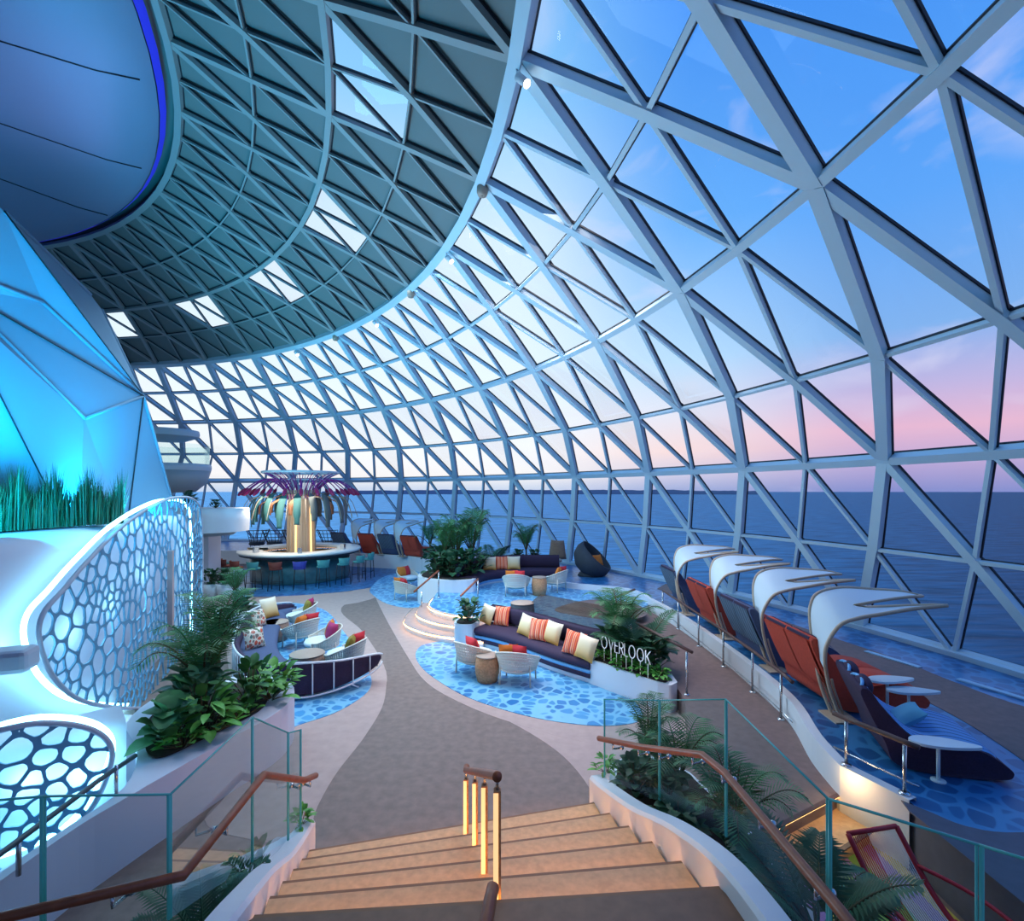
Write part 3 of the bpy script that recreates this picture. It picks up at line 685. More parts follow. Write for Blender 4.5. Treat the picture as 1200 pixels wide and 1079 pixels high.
MB().tube([p - q for p in pts], .022, mat('dark_teal_rail', rgb(40, 66, 78), .4), 10).build('rail', dr)
for y, x in ((4.5, -3.53), (3.55, -3.47)):
    MB().tube([V((x, y, .60)) - q, V((x, y, .86)) - q], .016, CHROME, 8).build('post', dr)
# ceiling disc above the lounge with its violet light cove
dz = EYE + 7.0
DISC = mat('ceiling_disc_paint', rgb(120, 132, 160), .6)
mb = MB(); mb.lathe([(0.01, dz + .0), (5, dz), (9.5, dz), (11.2, dz + .02), (11.8, dz + .10), (12.0, dz + .25)], DISC, 96, (DC.x, DC.y, 0))
cd = struct(mb.build('ceiling_disc'))
mb = MB(); mb.lathe([(12.02, dz + .24), (12.12, dz + .36)], mat('violet_led', rgb(40, 50, 200), .5, emit=rgb(36, 44, 170), es=.7), 96, (DC.x, DC.y, 0)); mb.build('light_cove', cd)
mb = MB()
for a in (.26, .5, .75, 1.0):
    mb.tube([(DC.x + 1 * math.cos(a), DC.y + 1 * math.sin(a), dz - .004), (DC.x + 9.6 * math.cos(a), DC.y + 9.6 * math.sin(a), dz - .004), (DC.x + 11.2 * math.cos(a), DC.y + 11.2 * math.sin(a), dz + .014), (DC.x + 11.8 * math.cos(a), DC.y + 11.8 * math.sin(a), dz + .09)], .014, GASKET, 4)
mb.build('panel_joint', cd)
# roof above the disc so no sky leaks past the cove
struct(MB().lathe([(0.01, EYE + 7.9), (12.5, EYE + 7.6), (14, EYE + 7.1)], PANEL, 64, (DC.x, DC.y, 0)).build('roof'))

# ------------------------------------------------------------------ lights
def area(name, loc, target, size, energy, col, sy=None, spread=None):
    l = bpy.data.lights.new(name, 'AREA'); l.energy = energy; l.color = col; l.size = size
    if sy: l.shape = 'RECTANGLE'; l.size_y = sy
    if spread: l.spread = spread
    o = bpy.data.objects.new(name, l); COL.objects.link(o); o.location = loc
    o.rotation_euler = (V(target) - V(loc)).to_track_quat('-Z', 'Y').to_euler(); return o
def point(name, loc, energy, col, r=.05):
    l = bpy.data.lights.new(name, 'POINT'); l.energy = energy; l.color = col; l.shadow_soft_size = r
    o = bpy.data.objects.new(name, l); COL.objects.link(o); o.location = loc; return o
area('wall_wash', (-6.9, 7.9, 3.0), (-7.2, 9.0, 5.5), 2.6, 420, (.0, .56, 1), .3)
area('wall_wash', (-5.6, 5.6, 3.0), (-6.6, 6.6, 5.0), 1.6, 300, (.0, .56, 1), .3)
area('dome_wash', (-9, 13.5, 4.2), (0, 16, 7.5), 3, 260, (.2, .72, 1))
area('dome_wash', (-3, 9, 2.5), (4, 10, 9), 4, 270, (.62, .8, 1))
area('lounge_down', (-4.5, 11, 8.0), (-4, 11.5, 0), 5, 330, (.6, .85, 1), spread=2.0)
area('lounge_down', (1, 10, 7.5), (0.3, 9.5, 0), 4, 260, (1, .88, .85), spread=1.8)
area('disc_glow', (-8.3, 8.6, 8.6), (-9.5, 7.5, 10.3), 3.5, 30, (.45, .5, 1))
for q in ((-5.2, 5.4, 1.6), (-5.5, 6.6, 1.5), (-5.9, 7.8, 1.6), (-6.4, 9.2, 1.9), (-4.42, 4.62, .6), (-4.15, 4.85, .5)): point('screen_backlight', q, 7, (.3, .75, 1), .12)
point('bar_glow', (-8.1 + .9, 18.5, 1.6), 5, (1, .8, .55), .3); point('bar_glow', (-9.1, 18.7, 1.6), 5, (1, .8, .55), .3)
area('bar_down', (-8.1, 17.6, 3.0), (-8.1, 18.2, 0), 2, 60, (1, .9, .78))
area('stair_warm', (-.3, 3.5, 3.0), (-.3, 4.0, 0), 1.6, 6, (1, .72, .42))
point('step_glow', (3.12, 4.78, .55), 4, (1, .62, .3))
# ------------------------------------------------------------------ soft furnishings and seats
def pillow_mesh(m, w=.42, h=.42, t=.15, n=9):
    """pillow standing in the XZ plane, base at z=0"""
    mb = MB()
    for sgn in (1, -1):
        rows = []
        for i in range(n):
            row = []
            for j in range(n):
                u, v = -1 + 2 * i / (n - 1), -1 + 2 * j / (n - 1)
                k = (1 - abs(u) ** 2.6) * (1 - abs(v) ** 2.6); pin = 1 - .07 * (1 - u * u) * abs(v) ** 3 ; pin2 = 1 - .07 * (1 - v * v) * abs(u) ** 3
                row.append(V((u * w / 2 * pin2, sgn * t / 2 * max(0, k) ** .45, h / 2 + v * h / 2 * pin)))
            rows.append(row)
        mb.grid(rows, m, True, sgn < 0)
    # origin at the middle so material gradients read from the centre
    mb.v = [(x, y, z - h / 2) for x, y, z in mb.v]
    return mb
PIL = {}
def cushion(p, rz, tilt, m, label, group=None, w=.42, roll=0):
    key = (m.name, w)
    if key not in PIL:
        o = pillow_mesh(m, w, w).build('cushion'); PIL[key] = o; c = o
    else:
        c = PIL[key].copy(); COL.objects.link(c)
        for k in list(c.keys()): del c[k]
    c.location = V(p) + V((0, 0, w / 2 * math.cos(tilt))); c.rotation_euler = (tilt, roll, rz)
    return tag(c, label, 'cushion', group)

def make_armchair(label, group):
    """woven tub chair, opening towards +Y"""
    t = thing('armchair', label, 'armchair', group=group)
    mb = MB(); A0_, A1_ = math.radians(-215), math.radians(35); n, k = 40, 7
    def P(i, j):
        a = A0_ + (A1_ - A0_) * i / n; v = j / k
        s = max(0, math.sin(-a)); top = .40 + .22 * max(0, math.sin(-a + .0) * .75 + .25)
        z = .27 + (top - .27) * v; r = .32 + .06 * v
        return V((r * math.cos(a), r * math.sin(a), z))
    for i in range(n):
        for j in range(k):
            q = [P(i, j), P(i + 1, j), P(i + 1, j + 1), P(i, j + 1)]; c = sum(q, V((0, 0, 0))) / 4
            e = [(q[x] + q[(x + 1) % 4]) / 2 for x in range(4)]; iv = [c + (x - c) * .62 for x in e]
            mb.add(q + iv, [(0, 1, 4), (1, 2, 5), (2, 3, 6), (3, 0, 7), (1, 5, 4), (2, 6, 5), (3, 7, 6), (0, 4, 7)], WOVEN)
    mb.build('woven_shell', t, solid=.012)
    r = MB(); r.tube([P(i, k) for i in range(n + 1)], .016, WOVEN, 8); r.tube([P(i, 0) for i in range(n + 1)], .014, WOVEN, 8)
    r.tube([P(0, j) for j in range(k + 1)], .016, WOVEN, 8); r.tube([P(n, j) for j in range(k + 1)], .016, WOVEN, 8); r.build('frame', t)
    s = MB(); s.lathe([(.01, .2), (.24, .21), (.31, .26)], WOVEN, 32); s.build('seat_bowl', t)
    s = MB(); s.lathe([(.01, .27), (.28, .28), (.325, .31), (.335, .345), (.31, .38), (.2, .395), (.01, .40)], SEATW, 32); s.build('seat_cushion', t)
    for a in (40, 140, 220, 320):
        a = math.radians(a); MB().tube([(.35 * math.cos(a), .35 * math.sin(a), 0), (.335 * math.cos(a), .335 * math.sin(a), .38)], .015, WOVEN, 8).build('leg', t)
    return t
def place_chair(proto, p, face, label, group, cush=()):
    """face: direction the chair opens to; cush: (material, side, label)"""
    rz = math.atan2(face[1], face[0]) - PI / 2
    if proto.get('used'): c = dup(proto, p, rz, label, group)
    else: c = proto; c['used'] = 1; c.location = p; c.rotation_euler = (0, 0, rz); c['label'] = label; c['group'] = group
    f = V((face[0], face[1], 0)).normalized(); s = V((f.y, -f.x, 0))
    for m, d, lb in cush:
        cushion(V(p) - f * .17 + s * d + V((0, 0, .385)), rz + (-.25 if d > 0 else .3) , .3, m, lb, 'cushions on the woven armchairs', .34)
    return c
AC = make_armchair('x', 'woven white armchairs')
G_ = 'woven white armchairs'
def drum(name, label, p, r, h, m, top, group=None, bul=.12):
    t = thing(name, label, 'side table', p, 0, group)
    MB().lathe([(.01, .0), (r * .86, 0), (r * (1 + bul * .4), h * .35), (r * (1 + bul * .5), h * .55), (r * .97, h * .93), (r * .9, h * .96), (.01, h * .96)], m, 32).build('drum_body', t)
    MB().lathe([(.01, h * .96), (r * .98, h * .96), (r * 1.0, h * .98), (r * .98, h), (.01, h)], top, 32).build('table_top', t)
    return t
# --- chairs by the sign sofa
place_chair(AC, at(557, 788), (.62, .78), 'white woven armchair by the sign sofa, left of its round rattan table', G_, [(RED, .1, 'red cushion on the armchair left of the round table by the sign sofa')])
place_chair(AC, at(607, 799), (.25, .97), 'white woven armchair right of the rattan table by the sign sofa', G_, [(RED, .06, 'red cushion on the armchair nearest the stair by the sign sofa'), (ORANGE, -.13, 'orange cushion on the armchair nearest the stair by the sign sofa')])
drum('drum_table', 'round rattan drum table between the two armchairs at the sign sofa', at(571, 798), .2, .46, RATTAN, TABTOP)
# --- left group
lc = [((352, 718), (-1, -.25), 'white woven armchair of the left group, farthest from the stair', OLIVE, MAGENTA, 'farthest armchair of the left group'),
      ((352, 735), (-.9, .55), 'white woven armchair of the left group with its back to the farthest one', ORANGE, RED, 'second armchair of the left group'),
      ((377, 748), (-.85, -.45), 'white woven armchair of the left group with magenta and orange cushions', MAGENTA, ORANGE, 'third armchair of the left group'),
      ((404, 762), (-.95, .2), 'white woven armchair of the left group, nearest the stair', OLIVE, RED, 'nearest armchair of the left group')]
cn = {'olive_fabric': 'olive', 'magenta_fabric': 'magenta', 'orange_fabric': 'orange', 'red_fabric': 'red'}
for (px, py), f, lb, m1, m2, wh in lc:
    p = at(px, py, .4); p.z = 0
    place_chair(AC, p, f, lb, G_, [(m1, -.12, cn[m1.name] + ' cushion on the ' + wh), (m2, .13, cn[m2.name] + ' cushion on the ' + wh)])
p = at(323, 728, .42); p.z = 0; drum('drum_table', 'round brown rattan drum table by the far end of the left curved sofa', p, .27, .42, RATTAN2, TABTOP)
p = at(360, 765, .42); p.z = 0; drum('drum_table', 'round brown rattan drum table near the railed end of the left curved sofa', p, .30, .42, RATTAN2, TABTOP)
# --- podium group
p = at(605, 697, .45); place_chair(AC, p, (.1, 1), 'white woven armchair on the podium with its back to the steps', G_, [(RED, .1, 'red cushion on the podium armchair seen from behind'), (ORANGE, -.12, 'orange cushion on the podium armchair seen from behind')])
p = at(650, 692, .45); place_chair(AC, p, (-.8, .5), 'white woven armchair on the podium right of the round rattan table', G_, [(RED, .1, 'red cushion on the podium armchair right of the rattan table'), (ORANGE, -.12, 'orange cushion on the podium armchair right of the rattan table')])
drum('drum_table', 'round rattan drum table on the podium between two armchairs', at(632, 697, .45), .2, .5, RATTAN, TABTOP)
p = at(476, 703); place_chair(AC, p, (.6, .8), 'white woven armchair left of the podium steps, nearer of the pair', G_, [(RED, .1, 'red cushion on the nearer armchair left of the steps'), (ORANGE, -.12, 'orange cushion on the nearer armchair left of the steps')])
p = at(478, 688); place_chair(AC, p, (.8, -.6), 'white woven armchair left of the podium steps, farther of the pair', G_, [(RED, -.1, 'red cushion on the farther armchair left of the steps'), (ORANGE, .12, 'orange cushion on the farther armchair left of the steps')])

# --- swept sofas
def sweep(path, prof, m, closed=False, caps=True, flip=False):
    """prof: (offset along left normal, z) per point; path in plan"""
    P = [V((p[0], p[1], 0)) for p in path]; rows = []
    for i, p in enumerate(P):
        t = (P[min(i + 1, len(P) - 1)] - P[max(i - 1, 0)]).normalized(); n = V((-t.y, t.x, 0))
        rows.append([p + n * o + V((0, 0, z)) for o, z in prof])
    mb = MB(); rr = [r + [r[0]] for r in rows]; mb.grid(rr, m, True, flip)
    if caps:
        for r in (rows[0], rows[-1]): mb.add(r, [tuple(range(len(r)))], m)
    return mb
def rel(mb, c): mb.v = [(x - c[0], y - c[1], z - c[2]) for x, y, z in mb.v]; return mb
def pl(pts, n=6): return [(p.x, p.y) for p in crom([V((x, y, 0)) for x, y in pts], n)]
def rprof(o0, o1, z0, z1, r=.05):
    return [(o0 + r, z0), (o1 - r, z0), (o1, z0 + r), (o1, z1 - r), (o1 - r * .7, z1 - r * .3), (o1 - 1.6 * r, z1), (o0 + 1.6 * r, z1), (o0 + r * .3, z1 - r * .3), (o0, z1 - r), (o0, z0 + r)]
# sign sofa: front line from left end to right end, normal points to the back
fr = pl([(-.80, 10.75), (-.35, 10.42), (.15, 9.9), (.75, 9.18), (1.32, 8.62)])
c = (.2, 10.1, 0); so = thing('curved_sofa', 'dark purple curved sofa with blue striped base beside the white sign planter', 'sofa', c)
rel(sweep(fr, rprof(.04, .72, 0, .1, .01), WHITE), c).build('plinth', so)
for z0, z1, m in ((.1, .18, PURPLE), (.18, .235, LTBLUE)): rel(sweep(fr, rprof(.0, .7, z0, z1, .01), m), c).build('base_stripe', so)
rel(sweep(fr, rprof(-.02, .70, .235, .40, .06), PURPLE), c).build('seat', so)
rel(sweep(fr, rprof(.56, .72, .42, .78, .06), PURPLE), c).build('backrest', so)
rel(sweep(fr, rprof(.72, .78, .0, .74, .02), WHITE), c).build('back_panel', so)
sc = [(571, 729, CUSHW, 'cream cushion at the left end of the sign sofa', .1), (588, 731, CUSHS, 'red and orange striped cushion at the left end of the sign sofa', -.1), (617, 743, CUSHW, 'cream cushion behind the middle striped cushion of the sign sofa', .1), (631, 748, CUSHS, 'red and orange striped cushion in the middle of the sign sofa', -.05), (648, 752, CUSHW, 'cream cushion just right of the middle striped cushion of the sign sofa', .05), (673, 765, CUSHS, 'red and orange striped cushion near the right end of the sign sofa', .1), (687, 771, CUSHW, 'cream cushion at the right end of the sign sofa', .1)]
for i, (px, py, m, lb, rl) in enumerate(sc):
    p = at(px, py, .42); q = V(fr[min(range(len(fr)), key=lambda k: (V((fr[k][0], fr[k][1])) - V((p.x, p.y))).length)])
    cushion((p.x, p.y, .40), math.radians(-44) + (.12 if i % 2 else -.1), -.34, m, lb, 'cushions on the sign sofa', .42, rl)
# podium sofa
fr2 = pl([(-1.0, 14.5), (-.85, 15.2), (-.35, 15.75), (.45, 16.0), (1.5, 15.95)])
c = (.1, 15.8, .45); so2 = thing('curved_sofa', 'dark purple curved sofa on the podium under the palms', 'sofa', c)
for nm, pr, m in (('plinth', rprof(.05, .6, .45, .52, .01), WHITE), ('base_stripe', rprof(.02, .6, .52, .58, .01), LTBLUE), ('seat', rprof(-.02, .62, .58, .82, .06), PURPLE), ('backrest', rprof(.5, .66, .82, 1.22, .06), PURPLE)):
    rel(sweep(fr2, pr, m), c).build(nm, so2)
for px, m, lb in ((574, CUSHW, 'cream cushion at the left on the podium sofa'), (588, CUSHS, 'striped cushion on the podium sofa between two cream ones'), (602, CUSHW, 'cream cushion at the right on the podium sofa')):
    p = atY(px, 671, 16.15); cushion((p.x, 16.1 if px > 580 else 15.95, .82), .1, -.25, m, lb, 'cushions on the podium sofa', .42)
# left banquette
bk = pl([(-2.25, 8.75), (-2.8, 8.15), (-3.55, 7.9), (-4.3, 8.15), (-4.95, 8.95), (-5.45, 10.0), (-5.85, 11.1), (-5.95, 12.1), (-5.55, 12.75)], 8)
c = (-4.6, 9.4, 0); so3 = thing('banquette_sofa', 'c shaped navy banquette with white wire rail in the left seating group', 'sofa', c)
N_ = len(bk)
def swv(path, f, m):
    P = [V((p[0], p[1], 0)) for p in path]; rows = []
    for i, p in enumerate(P):
        t = (P[min(i + 1, N_ - 1)] - P[max(i - 1, 0)]).normalized(); n = V((t.y, -t.x, 0)); u = i / (N_ - 1)
        rows.append([p + n * o + V((0, 0, z)) for o, z in f(u)])
    mb = MB(); mb.grid([r + [r[0]] for r in rows], m, True, True)
    for r in (rows[0], rows[-1]): mb.add(r, [tuple(range(len(r)))], m)
    return mb
tp_ = lambda u: min(1, (min(u, 1 - u) / .2)) ** .6
rel(swv(bk, lambda u: rprof(.10, .12 + .62 * max(.12, tp_(u)), .24, .42, .06), NAVY), c).build('seat', so3)
zt_ = lambda u: .60 - .12 * (1 - tp_(u)); zb_ = lambda u: .06 + .30 * (1 - tp_(u)) ** 1.3
rel(swv(bk, lambda u: rprof(.03, .10, zb_(u) + .02, zt_(u) - .02, .02), PURPLE), c).build('backrest', so3)
mb = MB(); Pt = [V((x, y, 0)) for x, y in bk]
mb.tube([p + V((0, 0, zt_(i / (N_ - 1)))) for i, p in enumerate(Pt)], .018, WHITE, 8); mb.tube([p + V((0, 0, zb_(i / (N_ - 1)))) for i, p in enumerate(Pt)], .016, WHITE, 8)
rel(mb, c).build('wire_rail', so3)
L3 = sum(((Pt[i + 1] - Pt[i]).length for i in range(N_ - 1))); acc = 0; nx = .25; k = 0
for i in range(N_ - 1):
    d = (Pt[i + 1] - Pt[i]).length
    while nx < acc + d and nx < L3 - .1:
        u = (i + (nx - acc) / d) / (N_ - 1); p = Pt[i].lerp(Pt[i + 1], (nx - acc) / d)
        rel(MB().tube([p + V((0, 0, zb_(u))), p + V((0, 0, zt_(u)))], .011, WHITE, 6), c).build('rail_bar', so3); nx += .32 if nx < 1.8 else .16
    acc += d
for u in (.1, .3, .5, .7, .9):
    i = int(u * (N_ - 1)); p = Pt[i]; t = (Pt[i + 1] - Pt[i - 1]).normalized(); n = V((t.y, -t.x, 0))
    rel(MB().tube(crom([p + V((0, 0, zb_(u))), p + n * .1 - t * .18 + V((0, 0, .012)), p + n * .45 - t * .2 + V((0, 0, .012)), p + n * .62 + V((0, 0, .25))], 5), .012, WHITE, 6), c).build('sled_leg', so3)
cushion((-5.55, 11.55, .42), 1.2, -.3, CUSHW, 'cream cushion at the far end of the left banquette', None, .46)
cushion((-5.4, 10.75, .42), 1.35, -.3, FLORAL, 'green patterned cushion on the left banquette beside the cream one', None, .38)
cushion((-4.75, 9.3, .42), .95, -.3, FLORAL, 'colourful floral cushion on the left banquette near the palm', None, .38)

# --- furniture behind the sign sofa
drum('drum_table', 'dark grey drum stool behind the sign sofa on the podium edge', at(612, 728, .45), .26, .42, DGREY, TABTOP, None, .05)
tg = mat('smoked_glass', rgb(92, 80, 68), .15, noise=.2, nscale=6); tg.node_tree.nodes['Principled BSDF'].inputs['Alpha'].default_value = .8
t = thing('smoked_screen', 'smoked brown curved glass screen behind the sign sofa', 'glass screen', (1.3, 10.4, .45))
P = crom([V((.30, 11.15, 0)), V((.8, 10.75, 0)), V((1.45, 10.1, 0)), V((1.95, 9.7, 0))], 6); c = V((1.3, 10.4, .45))
MB().grid([[p + V((0, 0, .46)) - c, p + V((0, 0, .46 + .62 * min(1, (.35 + i / len(P) * 3)))) - c] for i, p in enumerate(P)], tg).build('glass_panel', t)
for i in (len(P) - 1,): MB().tube([P[i] + V((0, 0, .45)) - c, P[i] + V((0, 0, 1.25)) - c], .018, CHROME, 8).build('post', t)
MB().tube([P[-1] + V((0, 0, 1.25)) - c, P[-1] + V((.55, .6, 1.3)) - c], .024, DWOOD, 8).build('handrail', t)
def rail(label, pts, posts, h, m=DWOOD, mid=True, nm='handrail', lower=True):
    """metal posts under a wooden rail; pts are foot points"""
    c = V(pts[0]); t = thing(nm, label, 'handrail', c)
    P = [V(p) - c for p in pts]
    MB().tube([p + V((0, 0, h)) for p in P], .024, m, 10).build('rail', t)
    for q in posts:
        q = V(q) - c; MB().tube([q, q + V((0, 0, h - .03))], .017, CHROME, 8).build('post', t)
        MB().lathe([(.045, 0), (.045, .012), (.02, .02)], CHROME, 16, q).build('post_foot', t)
    if lower: MB().tube([p + V((0, 0, .12)) for p in P], .009, CHROME, 6).build('lower_bar', t)
    return t
# step rails of the podium
rail('brown handrail on steel posts at the left of the glowing podium steps', [at(485, 726, .0) + V((0, 0, .0)), at(514, 700, .45)], [at(494, 724, .02), at(514, 700, .45)], .72, WOOD, lower=False)
rail('brown handrail on a steel post at the right of the glowing podium steps', [at(540, 735, .3), at(560, 712, .45)], [at(560, 712, .45)], .70, WOOD, lower=False)
# curb rails of the terrace
fp = [at(924, 843, .3), at(891, 811, .3), at(858, 781, .3), at(829, 757, .3), at(800, 737, .3), at(774, 722, .3)]
fp = [V((min(3.62, 3.5 + .06 * (p.y - 6)), p.y, .3)) for p in fp]
rail('long low handrail on six steel posts along the white terrace curb', [V((3.5, 6.3, .3))] + fp, fp, .62, DWOOD)
e0, e1 = V((3.29, 4.97, PL + .036)), V((3.5, 4.5, PL + .036))
rail('short wooden handrail on two steel posts in front of the purple lounger', [e0 + V((-.05, .12, 0)), e0 + V((.06, -.13, 0)), e1, e1 + V((.05, -.1, 0))], [e0, e1], .46, DWOOD)
rail('dark handrail on steel posts beside the path behind the sign planter', [V((1.9, 10.0, .3)), V((2.3, 8.6, .3)), V((2.62, 7.35, .3))], [V((1.98, 9.8, .3)), V((2.58, 7.45, .3))], .66, DWOOD, lower=False)

# --- loungers and shade hoods on the terrace
def make_bed(label, body, top, pip, split=True):
    """daybed: head raised at x=0, foot towards +X, width along Y"""
    t = thing('daybed', label, 'daybed')
    W = 1.12
    prof = crom([(.02, .0, .05), (-.10, 0, .30), (-.27, 0, .66), (-.36, 0, .90), (-.26, 0, .92), (-.12, 0, .72), (.12, 0, .45), (.34, 0, .34), (.62, 0, .37), (.90, 0, .32), (1.12, 0, .17), (1.16, 0, .09), (1.05, 0, .03), (.5, 0, .0)], 4, True)
    n = len(prof); mb = MB(); rows = []
    for y, s in ((-W / 2, .9), (-W / 2 + .03, 1), (W / 2 - .03, 1), (W / 2, .9)):
        c = V((.3, 0, .3)); rows.append([V((c.x + (p.x - c.x) * (.985 if s < 1 else 1), y * (1 - .10 * max(0, p.x - .6) / .6), c.z + (p.z - c.z) * (.97 if s < 1 else 1))) for p in prof] )
    rr = [r + [r[0]] for r in rows]; mb.grid(rr, body)
    for r in (rows[0], rows[-1]):
        tri = tessellate_polygon([r]); mb.add(r, [tuple(x) for x in tri], body)
    mb.build('body', t)
    tp = crom([(-.27, 0, .925), (-.12, 0, .73), (.12, 0, .465), (.34, 0, .352), (.62, 0, .382), (.90, 0, .332), (1.0, 0, .27)], 5)
    def strip(y0, y1, m, lift=.012, nm='mattress'):
        rows = [[p + V((0, y, lift)) for y in (y0, y0 + .03, y1 - .03, y1)] for p in tp]
        for r in rows: r[0].z -= .018; r[3].z -= .018
        for i, r in enumerate(rows):
            k = 1 - .12 * max(0, tp[i].x - .6) / .6
            for q in r: q.y *= k
        MB().grid(rows, m, True, True).build(nm, t)
    if split: strip(-.52, -.02, top); strip(.02, .52, top)
    else: strip(-.53, .53, top)
    if pip:
        for y in (-.5, .04):
            h = crom([(-.34, y, .88), (-.30, y + .06, .95), (-.27, y + .23, .965), (-.30, y + .40, .95), (-.34, y + .46, .88)], 5)
            MB().tube([V(p) for p in h], .02, pip, 8).build('head_piping', t)
        for y in (-.27, .27):
            MB().ell((-.24, y, .88), (.09, .22, .12), PURPLE, 14, 8).build('head_pillow', t)
    # back slats seen from behind
    if not pip:
        for y in (-.27, .27):
            rows = [[V((x - .015, y - .25, z)), V((x - .02, y + .25, z))] for x, z in ((-.11, .30), (-.2, .48), (-.28, .66), (-.375, .90))]
            MB().grid(rows, top, True).build('back_panel', t)
            MB().box((-.31, y, .915), (.1, .5, .035), PURPLE, None).build('head_piping', t)
    return t
beds = [(5.15, 'purple', 'purple daybed with blue channelled top and side trays, nearest on the terrace'), (6.75, 'red', 'rust red double daybed beside the nearest shade hood'),
        (8.35, 'grey', 'grey slatted double daybed between the second and third shade hoods'), (10.05, 'red', 'rust red double daybed between the two farther shade hoods'), (11.9, 'grey', 'grey slatted double daybed beyond the farthest right shade hood')]
BP = make_bed(beds[0][2], PURPLE, BLUEBED, LTBLUE, False); BR = make_bed(beds[1][2], REDBED, REDBED, None); BG = make_bed(beds[2][2], NAVY, GREYBED, None)
used = set()
for y, kind, lb in beds:
    pr = {'purple': BP, 'red': BR, 'grey': BG}[kind]
    x = 4.02 if kind != 'purple' else 3.98
    if kind in used: b = dup(pr, (x, y, PL), .0, lb)
    else: pr.location = (x, y, PL); b = pr; used.add(kind)
    b['group'] = 'double daybeds on the terrace'
BP.rotation_euler = (0, 0, -.34); BP.location = (3.92, 5.40, PL); BP.scale = (.82, .82, .82)
cushion((4.14, 5.30, PL + .29), -PI / 2 - .34, -.95, mat('aqua_fabric', rgb(90, 170, 200), .8), 'pale aqua cushion lying on the nearest purple daybed', None, .32)
def tray(p, rz, label, h=.52):
    t = thing('tray_table', label, 'side table', p, rz, 'white leaf shaped tray tables by the daybeds')
    out = [(p_.x, p_.y) for p_ in crom([V((-.24, 0, 0)), V((-.14, .10, 0)), V((.08, .11, 0)), V((.30, .03, 0)), V((.34, -.01, 0)), V((.28, -.05, 0)), V((.05, -.10, 0)), V((-.15, -.09, 0))], 5, True)]
    MB().prism(out, h - .025, h, CANVAS).build('tray_top', t, bevel=.006)
    MB().tube([(0, 0, .01), (0, 0, h - .02)], .016, CANVAS, 8).build('stand', t); MB().lathe([(.001, 0), (.06, 0), (.06, .012), (.001, .014)], CANVAS, 16).build('foot', t)
    return t
tray(V((4.02, 4.76, PL)), -.25, 'white leaf shaped tray table on the near side of the purple daybed', .37)
tray(V((4.66, 5.93, PL)), -.1, 'white leaf shaped tray table between the purple and the red daybed', .40)
tray(V((4.55, 6.12, PL)), .1, 'white leaf shaped tray table beside the nearest red daybed, farther of two', .46)
def make_hood(label):
    """two bent ribs rising from one foot, white canvas between; opens towards +X"""
    t = thing('shade_hood', label, 'sunshade', (0, 0, 0))
    far = crom([(0, .1, 0), (-.09, .16, .3), (-.13, .2, .56), (-.15, .3, 1.10), (-.10, .35, 1.32), (0, .35, 1.44), (.27, .35, 1.5), (.65, .35, 1.48), (1.0, .3, 1.46), (1.19, .25, 1.42)], 6)
    near = crom([(.03, -.02, 0), (-.08, -.04, .26), (-.14, -.05, .44), (-.21, -.1, .72), (-.21, -.15, .94), (-.09, -.2, 1.17), (.12, -.23, 1.26), (.35, -.26, 1.31), (.68, -.3, 1.38), (1.03, -.35, 1.43)], 6)
    for nm, P in (('rib', far), ('rib', near)):
        MB().tube(P, .022, BEIGERIB, 10).build(nm, t)
    MB().tube([p + V((.05, 0, 0)) for p in far[:14]], .014, BEIGERIB, 8).build('leg_strut', t); MB().tube([p + V((.05, 0, 0)) for p in near[:14]], .014, BEIGERIB, 8).build('leg_strut', t)
    rows = []; s = 14; n = len(far)
    for i in range(s, n):
        a, b = far[i], near[i]; v = (i - s) / (n - 1 - s)
        cut = max(0, (v - .45) / .55) ** 1.25                     # swallow-tail notch in the front edge
        row = []
        for j in range(13):
            w = j / 12; p = a.lerp(b, w) + V((0, 0, .02 * math.sin(PI * w)))
            q = (w / .7) ** 2.6 if w < .7 else ((1 - w) / .3) ** 1.7
            a, b = far[i], near[i]
            # pull the middle back along the hood
            k = max(s, i - cut * (n - 1 - s) * .50 * q); k0 = int(k); f = k - k0; k1 = min(n - 1, k0 + 1)
            row.append(far[k0].lerp(far[k1], f).lerp(near[k0].lerp(near[k1], f), w) + V((0, 0, .02 * 4 * w * (1 - w))))
        rows.append(row)
    MB().grid(rows, CANVAS).build('canvas', t)
    fe = MB().tube(rows[-1], .018, BEIGERIB, 8); fe.build('front_rib', t)
    MB().box((.02, -.01, .01), (.3, .35, .02), BEIGERIB).build('foot_plate', t)
    return t
HD = make_hood('white canvas shade hood on bent ribs, nearest to the stair')
hb = [(3.93, 6.1, 'white canvas shade hood on bent ribs, nearest to the stair'), (4.0, 7.75, 'white canvas shade hood on bent ribs, second from the stair'), (3.97, 9.42, 'white canvas shade hood on bent ribs, third from the stair'), (3.85, 11.2, 'white canvas shade hood on bent ribs, farthest of the right-hand row')]
for i, (x, y, lb) in enumerate(hb):
    o = HD if i == 0 else dup(HD, (0, 0, 0), 0, lb)
    o.location = (x, y, PL); o['group'] = 'shade hoods along the right-hand curb'
